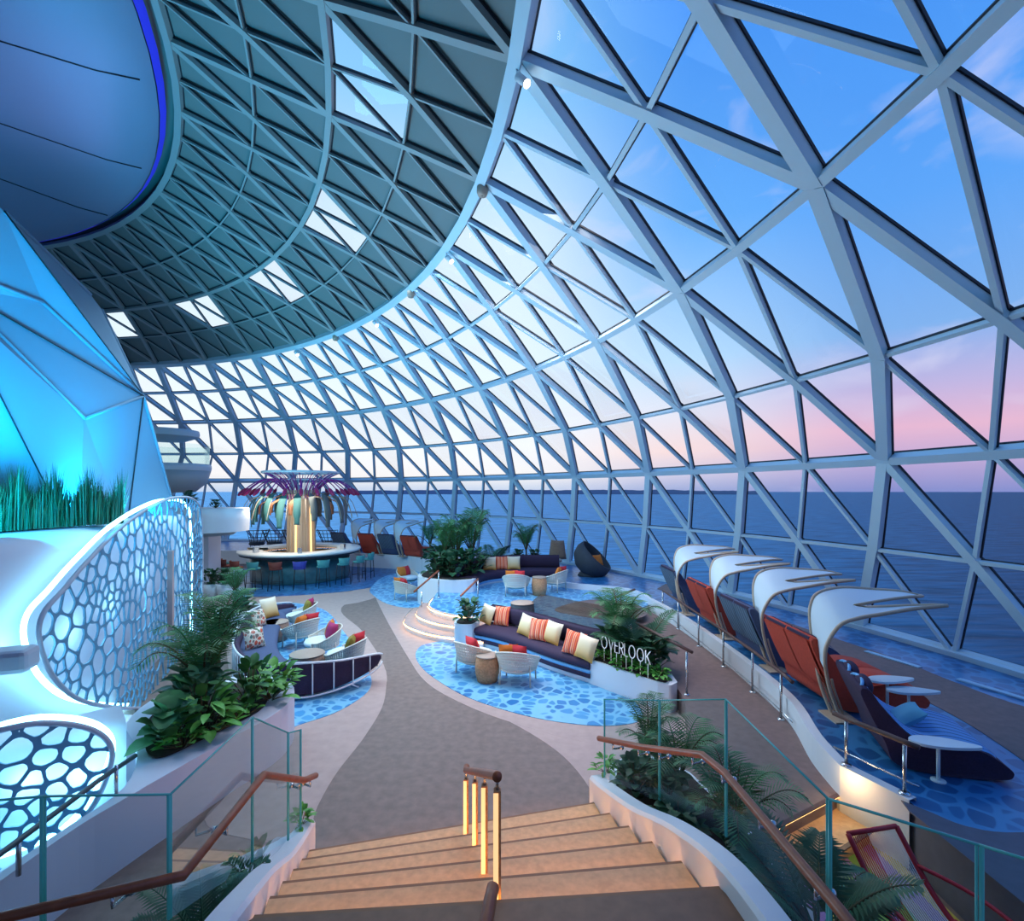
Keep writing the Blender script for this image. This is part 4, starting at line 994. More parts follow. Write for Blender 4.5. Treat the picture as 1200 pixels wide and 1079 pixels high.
# far loungers and hoods beyond the bar
for i, (x, y, lb) in enumerate([(-6.7, 22.1, 'white shade hood beyond the bar, left of the far three'), (-5.6, 21.7, 'white shade hood beyond the bar, middle of the far three'), (-4.6, 21.1, 'white shade hood beyond the bar, right of the far three')]):
    dup(HD, (x, y, PL), 1.0, lb, 'far shade hoods beyond the bar', 1.0)
for i, (x, y, pr, lb) in enumerate([(-7.5, 22.4, BG, 'far grey daybed beyond the bar, left of the far shade hoods'), (-6.15, 21.9, BR, 'far red daybed beyond the bar between the left and middle far hoods'), (-5.2, 21.5, BG, 'far grey daybed beyond the bar between the middle and right far hoods'), (-4.1, 20.9, BR, 'far red daybed beyond the bar right of the far shade hoods')]):
    dup(pr, (x, y, PL), 1.1, lb, 'far daybeds beyond the bar', (1, .72, 1))

# --- bar
t = thing('round_bar', 'round island bar with white counter and dark teal front', 'bar', BC)
BT = mat('bar_front_teal', rgb(40, 92, 104), .35, noise=.2, nscale=8)
MB().lathe([(1.75, .02), (1.78, .9), (1.62, .9), (1.6, .02)], BT, 64, (0, 0, .0), -2.6, 3.0).build('bar_front', t)
MB().lathe([(1.35, 1.02), (2.15, 1.02), (2.2, 1.06), (2.18, 1.12), (1.35, 1.12), (1.33, 1.06), (1.35, 1.02)], mat('counter_white', rgb(236, 236, 228), .35), 72, (0, 0, 0), -2.75, 3.05).build('counter', t)
MB().lathe([(1.95, .92), (2.12, .96), (2.12, 1.02), (1.9, 1.02)], DGREY, 72, (0, 0, 0), -2.75, 3.05).build('counter_trim', t)
MB().lathe([(1.30, .88), (1.55, .88)], mat('back_counter', rgb(200, 160, 120), .5), 64).build('inner_shelf', t)
MB().lathe([(1.2, .3), (1.2, .86), (1.32, .88)], mat('bar_wood', rgb(196, 140, 90), .5), 64).build('inner_cabinet', t)
for a in (-2.2, -1.2, -.2): MB().box((1.75 * math.cos(a), 1.75 * math.sin(a), 1.22), (.16, .14, .2), [CHROME, CHROME, DGREY][0], Matrix.Rotation(a, 3, 'Z')).build('till', t)
MB().lathe([(1.7, .95), (1.72, .95)], WARMLED, 48, (0, 0, 0)).build('under_light', t)
t = thing('bar_canopy', 'flower shaped canopy with purple rods and teal leaf blades over the bar', 'canopy', BC)
COLLED = mat('column_led', rgb(255, 210, 150), .5, emit=rgb(255, 205, 140), es=1.3); COLW = mat('column_slat', rgb(186, 168, 146), .55)
MB().lathe([(.50, 0), (.46, 1.3), (.44, 2.6), (.5, 3.1), (.6, 3.35)], COLW, 24).build('column', t)
for i in range(16):
    a = i / 16 * 2 * PI; MB().beam((.5 * math.cos(a), .5 * math.sin(a), .9), (.46 * math.cos(a), .46 * math.sin(a), 3.0), .05, .06, (math.cos(a), math.sin(a), 0), COLW if i not in (12, 15, 4) else COLLED).build('column_slat', t)
PUR = mat('purple_enamel', rgb(150, 40, 150), .4); CRIM = mat('crimson_enamel', rgb(176, 30, 92), .4); TLEAF = mat('teal_leaf_blade', rgb(62, 116, 112), .55); GLEAF = mat('grey_leaf_blade', rgb(104, 110, 106), .55); OLEAF = mat('copper_leaf_blade', rgb(186, 118, 78), .5)
mb = MB(); mb.tube([(1.36 * math.cos(i / 48 * 2 * PI), 1.36 * math.sin(i / 48 * 2 * PI), 4.02) for i in range(48)], .045, WHITE, 8, True); mb.tube([(.9 * math.cos(i / 40 * 2 * PI), .9 * math.sin(i / 40 * 2 * PI), 3.75) for i in range(40)], .018, WHITE, 6, True); mb.build('crown_ring', t)
for i in range(36):
    a = i / 36 * 2 * PI; u = V((math.cos(a), math.sin(a), 0)); MB().tube(crom([u * .5 + V((0, 0, 3.0)), u * .62 + V((0, 0, 3.4)), u * .95 + V((0, 0, 3.78)), u * 1.36 + V((0, 0, 4.0))], 4), .016, PUR if i % 3 else WHITE, 5).build('crown_rod', t)
for i in range(24):
    a = (i + .5) / 24 * 2 * PI; u = V((math.cos(a), math.sin(a), 0)); e = u * 2.02 + V((0, 0, 3.28))
    o = MB().tube(crom([u * .6 + V((0, 0, 3.35)), u * 1.1 + V((0, 0, 3.75)), u * 1.6 + V((0, 0, 3.62)), e], 5), .02, PUR, 6).build('petal_rod', t)
    q = V((0, 0, 1)).rotation_difference((e - (u * 1.7 + V((0, 0, 3.58)))).normalized()).to_matrix()
    MB().ell(e, (.07, .07, .2), CRIM, 10, 6, q).build('petal_bulb', o)
def blade(a, r0, z0, r1, z1, w, m, nm):
    u = V((math.cos(a), math.sin(a), 0)); s = V((-u.y, u.x, 0)); P = crom([u * .6 + V((0, 0, 3.2)), u * (r0 * .8) + V((0, 0, z0 + .12)), u * r0 + V((0, 0, z0)), u * ((r0 + r1) / 2 + .1) + V((0, 0, (z0 + z1) / 2 + .1)), u * r1 + V((0, 0, z1))], 5)
    n = len(P); rows = []
    for i, p in enumerate(P):
        v = i / (n - 1); k = w * (.25 if v < .35 else .25 + .75 * min(1, (v - .35) / .18)) * (1 if v < .9 else .7)
        rows.append([p - s * k, p, p + s * k])
    return MB().grid(rows, m).build(nm, t, solid=.012)
rng = random.Random(2)
for i in range(20):
    a = i / 20 * 2 * PI; blade(a, 1.5, 3.12, 1.72 + .12 * (i % 2), 2.0 + .12 * (i % 3), .125, TLEAF if math.cos(a - 3.6) > -.1 else GLEAF, 'leaf_blade')
for i in range(12):
    a = (i + .3) / 12 * 2 * PI; blade(a, 1.2, 2.95, 1.5, 2.45, .08, OLEAF, 'copper_blade')
for i in range(20):
    a = (i + .5) / 20 * 2 * PI; u = V((math.cos(a), math.sin(a), 0)); MB().tube(crom([u * 1.2 + V((0, 0, 3.1)), u * 1.8 + V((0, 0, 3.0)), u * 2.1 + V((0, 0, 2.3))], 4), .012, COLW, 5).build('wire_frond', t)
def make_stool(m):
    t = thing('bar_stool', 'x', 'bar stool')
    for sx in (-1, 1):
        for sy in (-1, 1): MB().tube([(.19 * sx, .17 * sy, 0), (.15 * sx, .14 * sy, .68)], .013, BLACK, 6).build('leg', t)
    MB().tube([(.175, .16, .25), (-.175, .16, .25), (-.175, -.16, .25), (.175, -.16, .25)], .009, BLACK, 6, True).build('footrest', t)
    MB().lathe([(.01, .68), (.19, .68), (.21, .71), (.19, .74), (.01, .75)], m, 20).build('seat', t)
    MB().lathe([(.20, .74), (.235, .95), (.215, .95), (.18, .74), (.20, .74)], m, 16, (0, 0, 0), math.radians(195), math.radians(345)).build('backrest', t)
    return t
STM = [mat('stool_teal', rgb(64, 140, 140), .7), mat('stool_rust', rgb(120, 52, 40), .7), mat('stool_blue', rgb(52, 60, 150), .7)]
SN = ['teal', 'rust brown', 'deep blue']; ST = [make_stool(m) for m in STM]; usd = [0, 0, 0]
seq = [0, 1, 1, 0, 1, 2, 0, 0, 0, 0]
nth = ['first', 'second', 'third', 'fourth', 'fifth', 'sixth', 'seventh', 'eighth', 'ninth', 'tenth']
for i, k in enumerate(seq):
    a = -2.62 + i * .285; p = BC + V((2.62 * math.cos(a), 2.62 * math.sin(a), .013)); rz = a + PI / 2
    lb = '%s bar stool at the round bar, %s along the counter from the left' % (SN[k], nth[i])
    if usd[k]: s = dup(ST[k], p, rz, lb)
    else: s = ST[k]; usd[k] = 1; s.location = p; s.rotation_euler = (0, 0, rz); s['label'] = lb
    s['group'] = 'stools around the round bar'
# wire chairs behind the bar
def make_wire():
    t = thing('wire_chair', 'x', 'chair')
    mb = MB()
    for i in range(5):
        z = .35 + .16 * i; r = .28 + .055 * i
        mb.tube([(r * math.cos(a), r * math.sin(a) * .9 - .03 * i, z) for a in [math.radians(180 + 180 * k / 16) for k in range(17)]], .014, BLACK, 5)
    for k in range(9):
        a = math.radians(180 + 180 * k / 8); mb.tube([(r * math.cos(a), r * math.sin(a) * .9 - .03 * i, .35 + .16 * i) for i, r in ((0, .28), (4, .5))], .012, BLACK, 5)
    mb.build('wire_back', t)
    MB().lathe([(.01, .3), (.3, .3), (.34, .36), (.3, .44), (.01, .45)], DGREY, 20).build('seat', t)
    for a in (45, 135, 225, 315):
        a = math.radians(a); MB().tube([(.3 * math.cos(a), .3 * math.sin(a), 0), (.26 * math.cos(a), .26 * math.sin(a), .32)], .014, BLACK, 6).build('leg', t)
    return t
WC = make_wire()
for i, (px, rz, lb) in enumerate([(301, .9, 'black wire basket chair behind the bar, leftmost of four'), (322, .1, 'black wire basket chair behind the bar, second from the left'), (345, 0, 'black wire basket chair behind the bar, just left of the column'), (386, -.2, 'black wire basket chair behind the bar, right of the column')]):
    p = at(px, 643.5, PL) ; o = WC if i == 0 else dup(WC, p, rz, lb)
    o.location = (p.x * .98, 22.95 + .0 * i, PL); o.location.x = (px - 600) / PF * o.location.y; o.rotation_euler = (0, 0, rz); o['label'] = lb; o['group'] = 'wire chairs behind the bar'
# woven pod, high-back chair
p = at(692, 674, PL); t = thing('woven_pod', 'dark grey woven nest pod on the terrace by the glass', 'pod seat', p)
sh = MB().lathe([(.01, -.42), (.34, -.38), (.58, -.18), (.66, .08), (.62, .30), (.58, .30), (.60, .08), (.52, -.14), (.3, -.30), (.01, -.33)], DGREY, 32).build('shell', t, loc=(0, 0, .46)); sh.rotation_euler = (.25, .75, 0)
st_ = MB().lathe([(.01, -.22), (.48, -.2), (.54, -.12), (.46, -.06), (.01, -.04)], NAVY, 24).build('seat', t, loc=(0.02, 0, .46)); st_.rotation_euler = (.2, .45, 0)
MB().lathe([(.01, 0), (.42, 0), (.36, .1), (.01, .12)], DGREY, 24).build('base', t)
cushion(p + V((.2, -.25, .36)), .6, -.4, ORANGE, 'orange cushion in the grey woven pod', None, .36)
p = at(647, 668, PL); t = thing('highback_chair', 'pale woven high back chair on the terrace behind the podium sofa', 'chair', p, -.5)
MB().grid([[V((x * (.42 - .12 * v), .32 - .0 * v + .12 * x * x * 2, .35 + .65 * v)) for x in [-.8 + 1.6 * i / 8 for i in range(9)]] for v in [k / 6 for k in range(7)]], RATTAN2).build('backrest', t, solid=.03)
MB().lathe([(.01, .3), (.33, .3), (.36, .36), (.3, .4), (.01, .4)], TABTOP, 20).build('seat', t)
for a in (45, 135, 225, 315):
    a = math.radians(a); MB().tube([(.28 * math.cos(a), .28 * math.sin(a), 0), (.24 * math.cos(a), .24 * math.sin(a), .32)], .016, RATTAN2, 6).build('leg', t)
# red strung lounge chair on its striped mat behind the right-hand glass
RUGM = stripe_mat('striped_rug', [rgb(150, 116, 176), rgb(104, 160, 76), rgb(160, 150, 140), rgb(150, 116, 176), rgb(206, 190, 84), rgb(160, 150, 140), rgb(50, 150, 140), rgb(104, 160, 76)], 'X', 1.15)
o = MB().prism([(-.75, -1.1), (.52, -1.1), (.54, .93), (.40, .93), (-.60, .38), (-.75, .30)], 0, .012, RUGM).build('striped_rug', loc=(2.9, 3.8, .0))
tag(o, 'rug with violet, green, yellow and teal stripes under the red lounge chair', 'rug')
t = thing('strung_lounge_chair', 'red framed lounge chair with white strung seat behind the right-hand glass', 'lounge chair', (2.95, 3.33, .012), .2)
t.scale = (.75, .75, .75)
REDM = mat('red_frame', rgb(190, 30, 50), .5)
for sx in (-.3, .3):
    MB().tube(crom([(sx, .85, .85), (sx, .45, .42), (sx, .1, .28), (sx, -.5, .40), (sx, -.8, .28)], 6), .026, REDM, 8).build('side_frame', t)
    MB().tube([(sx * 1.25, .35, .0), (sx, .25, .34)], .022, REDM, 8).build('leg', t); MB().tube([(sx * 1.25, -.6, .0), (sx, -.5, .4)], .022, REDM, 8).build('leg', t)
    MB().tube(crom([(sx, .62, .6), (sx * 1.5, .2, .6), (sx * 1.5, -.2, .56), (sx, -.45, .4)], 5), .02, REDM, 8).build('armrest', t)
for y, z in ((.85, .85), (.1, .28), (-.8, .28)): MB().tube([(-.3, y, z), (.3, y, z)], .024, REDM, 8).build('cross_bar', t)
mb = MB(); ctr = crom([(0, .85, .85), (0, .45, .42), (0, .1, .28), (0, -.5, .40), (0, -.8, .28)], 6)
for k in range(25):
    x = -.28 + .56 * k / 24; mb.tube([p + V((x, 0, 0)) for p in ctr], .006, WHITE if k > 8 else REDM, 4)
mb.build('strung_seat', t)

# ------------------------------------------------------------------ balconies at the far left
def balc(label, px, Y, r, zb, zt, rail_h, slab=.12):
    x = (px - 600) / PF * Y; t = thing('balcony', label, 'balcony', (x, Y, zb))
    h = zt - zb
    MB().lathe([(.01, 0), (r * .6, .02), (r * .9, h * .35), (r, h - slab), (r * .97, h - slab), (.01, h - slab)], mat('balcony_belly', rgb(190, 196, 200), .5) if 'balcony_belly' not in MATS else MATS['balcony_belly'], 40).build('belly', t)
    MB().lathe([(r, h - slab), (r * 1.02, h - slab * .5), (r, h), (.01, h)], WHITE, 40).build('rim', t)
    if rail_h: MB().lathe([(r * .96, h), (r * .96, h + rail_h)], RGLASS, 32).build('glass_rail', t)
    return t
balc('white round balcony high on the left, upper one beside the faceted wall', 192, 20, 1.2, 5.28, 5.72, 0, .25)
balc('white bowl shaped balcony with glass rail at the far left, below the upper one', 200, 19.5, 1.35, 3.25, 4.35, .75, .25)
t = balc('white low balcony slab at the far left beside the bar', 246, 16.6, 1.15, 1.85, 2.75, 0, .75)
struct(MB().box((-10.45, 16.9, .9), (1.0, .7, 1.85), WALLW).build('wall_far_left'))
# spotlights under the soffit edge
for i, k in enumerate((0, 2, 4, 6)):
    p = dnode(2, k) - V((0, 0, .2)); d = V((.2, -.1, -.35))
    t = thing('spotlight', ['white spotlight lit under the soffit edge, nearest and highest', 'white spotlight lit under the soffit edge, second from the right', 'white spotlight lit under the soffit edge, third from the right', 'white spotlight lit under the soffit edge, farthest left'][i], 'spotlight', p)
    t['group'] = 'spotlights under the soffit edge'
    MB().tube([(0, 0, 0), V((.1, -.05, -.12))], .05, WHITE, 12).build('housing', t); MB().tube([V((.1, -.05, -.12)), V((.108, -.054, -.13))], .045, mat('spot_lens', (1, .95, .85, 1), emit=(1, .93, .8, 1), es=14) if 'spot_lens' not in MATS else MATS['spot_lens'], 12).build('lens', t)
    MB().tube([(0, 0, 0), (-.04, 0, .2)], .012, WHITE, 6).build('bracket', t)
for i, k in enumerate((1, 3, 5)):
    p = dnode(2, k) - V((0, 0, .14)); t = thing('ceiling_sensor', ['grey cylindrical device under the soffit edge, nearest of three', 'grey cylindrical device under the soffit edge, middle of three', 'grey cylindrical device under the soffit edge, farthest of three'][i], 'ceiling device', p)
    MB().lathe([(.01, -.1), (.07, -.1), (.09, -.05), (.09, .04), (.03, .06), (.03, .12)], TABTOP, 16).build('housing', t)
t = thing('wall_box', 'white rounded box fixed to the glowing wall at the left edge', 'wall fixture', (-4.82, 4.85, 1.68))
MB().box((0, 0, 0), (.36, .3, .22), MATS['screen_rim'], Matrix.Rotation(.35, 3, 'Z')).build('housing', t, bevel=.05)
MB().box((-.2, .12, 0), (.2, .2, .08), WHITE).build('bracket', t)
# ------------------------------------------------------------------ plants
def leaf_strip(mb, base, d, up, L, w, m, fold=.25, droop=.3, n=4):
    """one broad pointed leaf"""
    d = d.normalized(); s = d.cross(up)
    if s.length < .05: s = d.cross(V((1, 0, .3)))
    s.normalize(); nrm = s.cross(d); rows = []
    for i in range(n + 1):
        v = i / n; p = base + d * L * v + V((0, 0, -droop * L * v * v)); k = w * (math.sin(PI * min(1, .12 + .88 * v)) ** .75 if v < 1 else .02)
        rows.append([p - s * k + nrm * fold * k, p, p + s * k + nrm * fold * k])
    mb.grid(rows, m)
def palm_mesh(seed, nf=14, L=1.0, up=.9, droop=.55, m=None, lw=.022, ll=.3, base=.3, np_=22, spread=1.0, cen=0.0):
    rng = random.Random(seed); mb = MB(); st = MB(); m = m or LEAF
    for f in range(nf):
        a = f * 2.399 + rng.uniform(-.2, .2); e = rng.uniform(.45, 1.0) * up; ln = L * rng.uniform(.75, 1.1)
        out = V((math.cos(a), math.sin(a), 0)); P = []
        for i in range(9):
            v = i / 8; P.append(V((0, 0, base)) + out * (ln * spread * v * (1 - .15 * v)) * math.cos(e * (1 - .25 * v)) + V((0, 0, ln * (math.sin(e) * v * 1.15 - droop * v * v * v))) + out * .03)
        P = crom(P, 3); n = len(P)
        st.tube(P, [.012 * (1 - .8 * i / n) + .002 for i in range(n)], STEM if f % 3 else m, 4)
        for i in range(4, n):
            v = i / (n - 1); t = (P[i] - P[i - 1]).normalized(); s = t.cross(V((0, 0, 1))); s = s.normalized() if s.length > .01 else V((1, 0, 0))
            nn = s.cross(t); l = ll * (.35 + 1.0 * math.sin(PI * min(1, .15 + v * .82))) * rng.uniform(.85, 1.1)
            for sg in (-1, 1):
                d = (s * sg * .9 + t * .65 + nn * .18 + V((0, 0, -.22))).normalized(); w = nn.cross(d).normalized() * lw * .5; p = P[i]
                mb.add([p - w * .5, p + w * .5, p + d * l * .55 + w, p + d * l + V((0, 0, -.12 * l)), p + d * l * .55 - w], [(0, 1, 2, 4), (4, 2, 3)], m)
    if base > .15: st.tube([(0, 0, 0), (.01, 0, base * .6), (0, 0, base + .05)], [.045, .035, .03], STEM, 8)
    return mb, st
def bush_mesh(seed, n=40, R=.4, H=.6, L=.24, w=.07, m=None, droop=.25):
    rng = random.Random(seed); mb = MB(); st = MB(); m = m or LEAF
    for i in range(n):
        a = rng.uniform(0, 2 * PI); q = rng.random(); e = rng.uniform(-.1, 1.2); h = H * q ** .7; r = R * (.25 + .45 * rng.random()) * (1.1 - .5 * q)
        b = V((r * math.cos(a), r * math.sin(a), h * .85)); d = V((math.cos(a) * math.cos(e), math.sin(a) * math.cos(e), math.sin(e)))
        leaf_strip(mb, b, d, V((0, 0, 1)), L * rng.uniform(.7, 1.2), w * rng.uniform(.8, 1.15), m, .25, droop)
        if i % 3 == 0: st.tube([V((r * .2 * math.cos(a), r * .2 * math.sin(a), 0)), V((r * .6 * math.cos(a), r * .6 * math.sin(a), h * .5)), b], .007, STEM, 4)
    return mb, st
def plant(name, label, cat, meshes, p, s=1, rz=0, group=None):
    t = thing(name, label, cat, p, rz, group); meshes[0].build('foliage', t); meshes[1].build('stem', t); t.scale = (s, s, s); return t
PA = plant('palm', 'x', 'palm', palm_mesh(1, 15, 1.0, 1.4, .5, LEAF, .015, .24), (0, 0, -50)); PB = plant('palm', 'x', 'palm', palm_mesh(5, 11, 1.0, 1.5, .42, LEAF, .015, .22, base=.5), (0, 0, -50))
CY = plant('cycad', 'x', 'plant', palm_mesh(9, 14, .9, 1.05, .25, LEAF3, .03, .22, .12), (0, 0, -50))
BU = plant('leafy_shrub', 'x', 'plant', bush_mesh(2, 46, .42, .6, .26, .06, LEAF), (0, 0, -50)); BD = plant('leafy_shrub', 'x', 'plant', bush_mesh(3, 60, .5, .7, .24, .085, LEAF3), (0, 0, -50))
BB = plant('leafy_shrub', 'x', 'plant', bush_mesh(4, 40, .36, .42, .22, .05, LEAF2), (0, 0, -50)); FI = plant('fiddle_leaf_plant', 'x', 'plant', bush_mesh(6, 26, .32, .5, .30, .15, LEAF, .3), (0, 0, -50))
GC = plant('ground_cover_plant', 'x', 'plant', bush_mesh(8, 60, .36, .22, .14, .045, LEAF2, .4), (0, 0, -50))
PROTO = {'PA': PA, 'PB': PB, 'CY': CY, 'BU': BU, 'BD': BD, 'BB': BB, 'FI': FI, 'GC': GC}; seen = set()
def put(k, p, s, label, rz=0, group=None):
    o = PROTO[k]
    if k in seen: o = dup(o, p, rz, label)
    else: seen.add(k); o.location = p; o.rotation_euler = (0, 0, rz)
    o.scale = s if isinstance(s, tuple) else (s, s, s); o['label'] = label
    if group: o['group'] = group
    elif 'group' in o: del o['group']
    return o
# foreground left planter (soil at z .62)
g = 'plants in the foreground left planter'
put('PA', V((-3.85, 6.3, .62)), 1.1, 'large feathery palm in the white planter at the foreground left', .4, g)
put('PB', V((-4.0, 6.85, .62)), 1.05, 'slender palm behind the large one in the foreground left planter', 1.2, g)
put('FI', V((-3.62, 5.36, .62)), .88, 'fiddle leaf plant with broad round leaves at the near end of the left planter', 0, g)
put('BU', V((-3.55, 5.75, .62)), 1.0, 'dark green leafy shrub in the middle of the left planter', .5, g)
put('BU', V((-3.3, 6.35, .62)), .95, 'leafy shrub spilling over the planter edge near the banquette rail', 2.5, g)
put('BB', V((-3.15, 6.75, .62)), 1.0, 'bright green shrub at the far right tip of the left planter', 0, g)
put('BB', V((-3.35, 5.6, .62)), 1.05, 'low green plant with pointed leaves hanging over the front of the left planter', 1.0, g)
put('BD', V((-3.8, 6.0, .62)), .95, 'dark shrub under the large palm in the left planter', .9, g)
put('GC', V((-3.45, 5.3, .62)), .8, 'low trailing plant at the near front edge of the left planter', 1.0, g)
put('GC', V((-3.2, 5.95, .62)), .8, 'low trailing plant at the middle front edge of the left planter', 2.0, g)
put('BB', V((-3.12, 6.5, .62)), .9, 'leafy plant at the front edge of the left planter, just before its tip', 3.0, g)
# second left planter: white bowls with plants
def bowl(label, p, r, h, m=WHITE, group=None):
    t = thing('planter_pot', label, 'planter', p, 0, group)
    MB().lathe([(.01, 0), (r * .75, 0), (r * .98, h * .7), (r, h), (r * .92, h), (r * .9, h * .9)], m, 28).build('pot', t); MB().lathe([(.01, h * .9), (r * .9, h * .9)], SOIL, 24).build('soil', t)
p = at(277, 712); p.z = 0; p = V((-6.75, 12.5, 0)); bowl('white round planter beyond the left banquette', p, .55, .42)
put('PB', p + V((-.1, .0, .4)), .8, 'small palm in the white round planter beyond the left banquette', 0.3, 'plants beyond the left banquette')
put('BD', p + V((.15, -.1, .4)), .7, 'dark leafy shrub in the white round planter beyond the left banquette', 0.9, 'plants beyond the left banquette')
put('BU', p + V((-.2, .25, .4)), .65, 'second leafy shrub behind the palm beyond the left banquette', 2.9, 'plants beyond the left banquette')
for i, (px, lb, lb2) in enumerate([(247, 'white pot under the far left balcony, left of the pair', 'dark plant in the left pot under the far left balcony'), (264, 'white pot under the far left balcony, right of the pair', 'dark plant in the right pot under the far left balcony')]):
    p = V(((px - 600) / PF * 15.4, 15.4, 0)); bowl(lb, p, .24, .5, WHITE, 'white pots under the balcony'); put('BD', p + V((0, 0, .45)), .75, lb2, i * 1.3, 'plants in the pots under the balcony')
put('CY', V((-10.65, 16.45, 2.75)), .7, 'spiky plant on the low balcony under the bowl shaped one', 0)
put('BD', V((-9.75, 16.6, 2.75)), .45, 'low dark plant on the low balcony beside the bar', 0)
# podium planter
t = thing('curved_planter', 'white curved planter full of palms left of the podium sofa', 'planter', (-1.7, 15.4, 0))
PPL = ring_poly([(-2.7, 14.7), (-1.9, 14.2), (-1.1, 14.3), (-1.05, 15.2), (-.75, 15.9), (-.9, 16.6), (-1.6, 17.0), (-2.5, 16.6), (-2.8, 15.6)], 4)
rel(MB().prism(PPL, 0, .8, WHITE), (-1.7, 15.4, 0)).build('shell', t)
rel(MB().prism([(-1.75 + (x + 1.75) * .9, 15.5 + (y - 15.5) * .9) for x, y in PPL], .78, .812, SOIL), (-1.7, 15.4, 0)).build('soil', t)
g = 'plants in the curved podium planter'
for k, px, Y, s, lb, rz in [('PA', 535, 15.6, (1.1, 1.1, 1.75), 'tall palm in the podium planter, left of the tallest one', 0), ('PA', 553, 15.9, (1.15, 1.15, 1.95), 'tallest feathery palm in the podium planter', 1), ('PB', 521, 15.3, (.9, .9, 1.35), 'slim palm at the left side of the podium planter', 2), ('BD', 513, 14.9, 1.1, 'dark shrub at the left front of the podium planter', 0), ('BD', 530, 14.7, 1.15, 'dark shrub at the front middle of the podium planter', 1), ('BD', 546, 14.9, 1.2, 'dark shrub at the right front of the podium planter', 2), ('BU', 538, 15.4, 1.2, 'leafy shrub in the middle of the podium planter', 3), ('CY', 578, 17.0, 1.1, 'spiky agave like plant behind the podium sofa', 0), ('BD', 520, 15.7, 1.3, 'dark shrub at the back left of the podium planter', 3.5), ('BU', 556, 15.6, 1.2, 'leafy shrub against the podium sofa end', 4)]:
    put(k, V(((px - 600) / PF * Y, Y, .8 if k != 'CY' else .6)), s, lb, rz, g)
t = thing('low_planter', 'dark low planter box behind the podium sofa', 'planter', (.9, 17.2, PL - .12))
MB().prism(ring_poly([(-1.4, -.3), (0, -.35), (.6, -.2), (.65, .3), (0, .4), (-1.3, .35)], 4), 0, .5, PURPLE).build('box', t); MB().prism(ring_poly([(-1.3, -.2), (0, -.25), (.5, -.1), (.55, .2), (0, .3), (-1.2, .25)], 4), .49, .51, SOIL).build('soil', t)
put('PA', V((.48, 17.2, .95)), (.8, .8, 1.25), 'upright bushy palm behind the podium sofa near the glass', 0); put('BD', V((.75, 17.1, .95)), .6, 'small dark shrub at the foot of the palm behind the podium sofa', 0); put('BD', V((.2, 17.1, .95)), .6, 'small dark shrub left of the palm behind the podium sofa', 1)
put('PB', V(((504 - 600) / PF * 20.5, 20.5, PL)), 1.15, 'thin airy palm by the far shade hoods', 1.1)
put('BD', V(((500 - 600) / PF * 20.1, 20.1, PL)), .7, 'dark shrub at the foot of the thin airy palm', .4)
# small planter at the left end of the sign sofa
t = thing('low_planter', 'small white planter at the left end of the sign sofa', 'planter', (-.95, 10.95, 0)); MB().prism(ring_poly([(-.26, -.2), (.1, -.25), (.24, .1), (.1, .3), (-.25, .25)], 4), 0, .48, WHITE).build('box', t); MB().prism(ring_poly([(-.22, -.16), (.08, -.2), (.2, .1), (.08, .25), (-.2, .2)], 4), .47, .49, SOIL).build('soil', t)
put('BD', V((-.95, 10.95, .48)), .75, 'dark leafy shrub in the small planter at the left end of the sign sofa', 0)
# sign planter
SP = [(1.32, 8.66), (1.75, 8.15), (2.2, 7.62), (2.36, 7.5), (2.5, 7.62), (2.52, 7.95), (2.3, 8.6), (2.1, 9.3), (1.95, 9.55)]
c = V((1.9, 8.4, 0)); t = thing('sign_planter', 'long white planter with plants carrying the white letters', 'planter', c)
rel(MB().prism(SP, 0, .42, WHITE), c).build('box', t, bevel=.03); rel(MB().prism([(1.93 + (x - 1.93) * .86, 8.45 + (y - 8.45) * .9) for x, y in SP], .4, .43, SOIL), c).build('soil', t)
g = 'plants in the sign planter'
put('PA', V((1.98, 9.2, .42)), 1.05, 'tall palm at the far end of the sign planter', 2, g); put('CY', V((2.15, 8.45, .42)), 1.0, 'stiff upright cycad behind the white letters', 1, g); put('CY', V((2.05, 8.8, .42)), .9, 'second cycad behind the white letters nearer the sofa', 2.2, g)
for i, (x, y, lb) in enumerate([(1.62, 8.6, 'ground cover plant under the first letters of the sign'), (1.82, 8.3, 'ground cover plant under the middle letters of the sign'), (2.08, 8.0, 'ground cover plant under the last letters of the sign'), (2.25, 7.8, 'ground cover plant at the near tip of the sign planter')]): put('GC', V((x, y, .42)), .75, lb, i * 1.7, g)
put('BD', V((1.75, 8.95, .42)), .75, 'dark shrub beside the sofa end in the sign planter', 1.9, g); put('BD', V((2.3, 8.15, .42)), .7, 'dark shrub at the path side of the sign planter', 2.7, g)
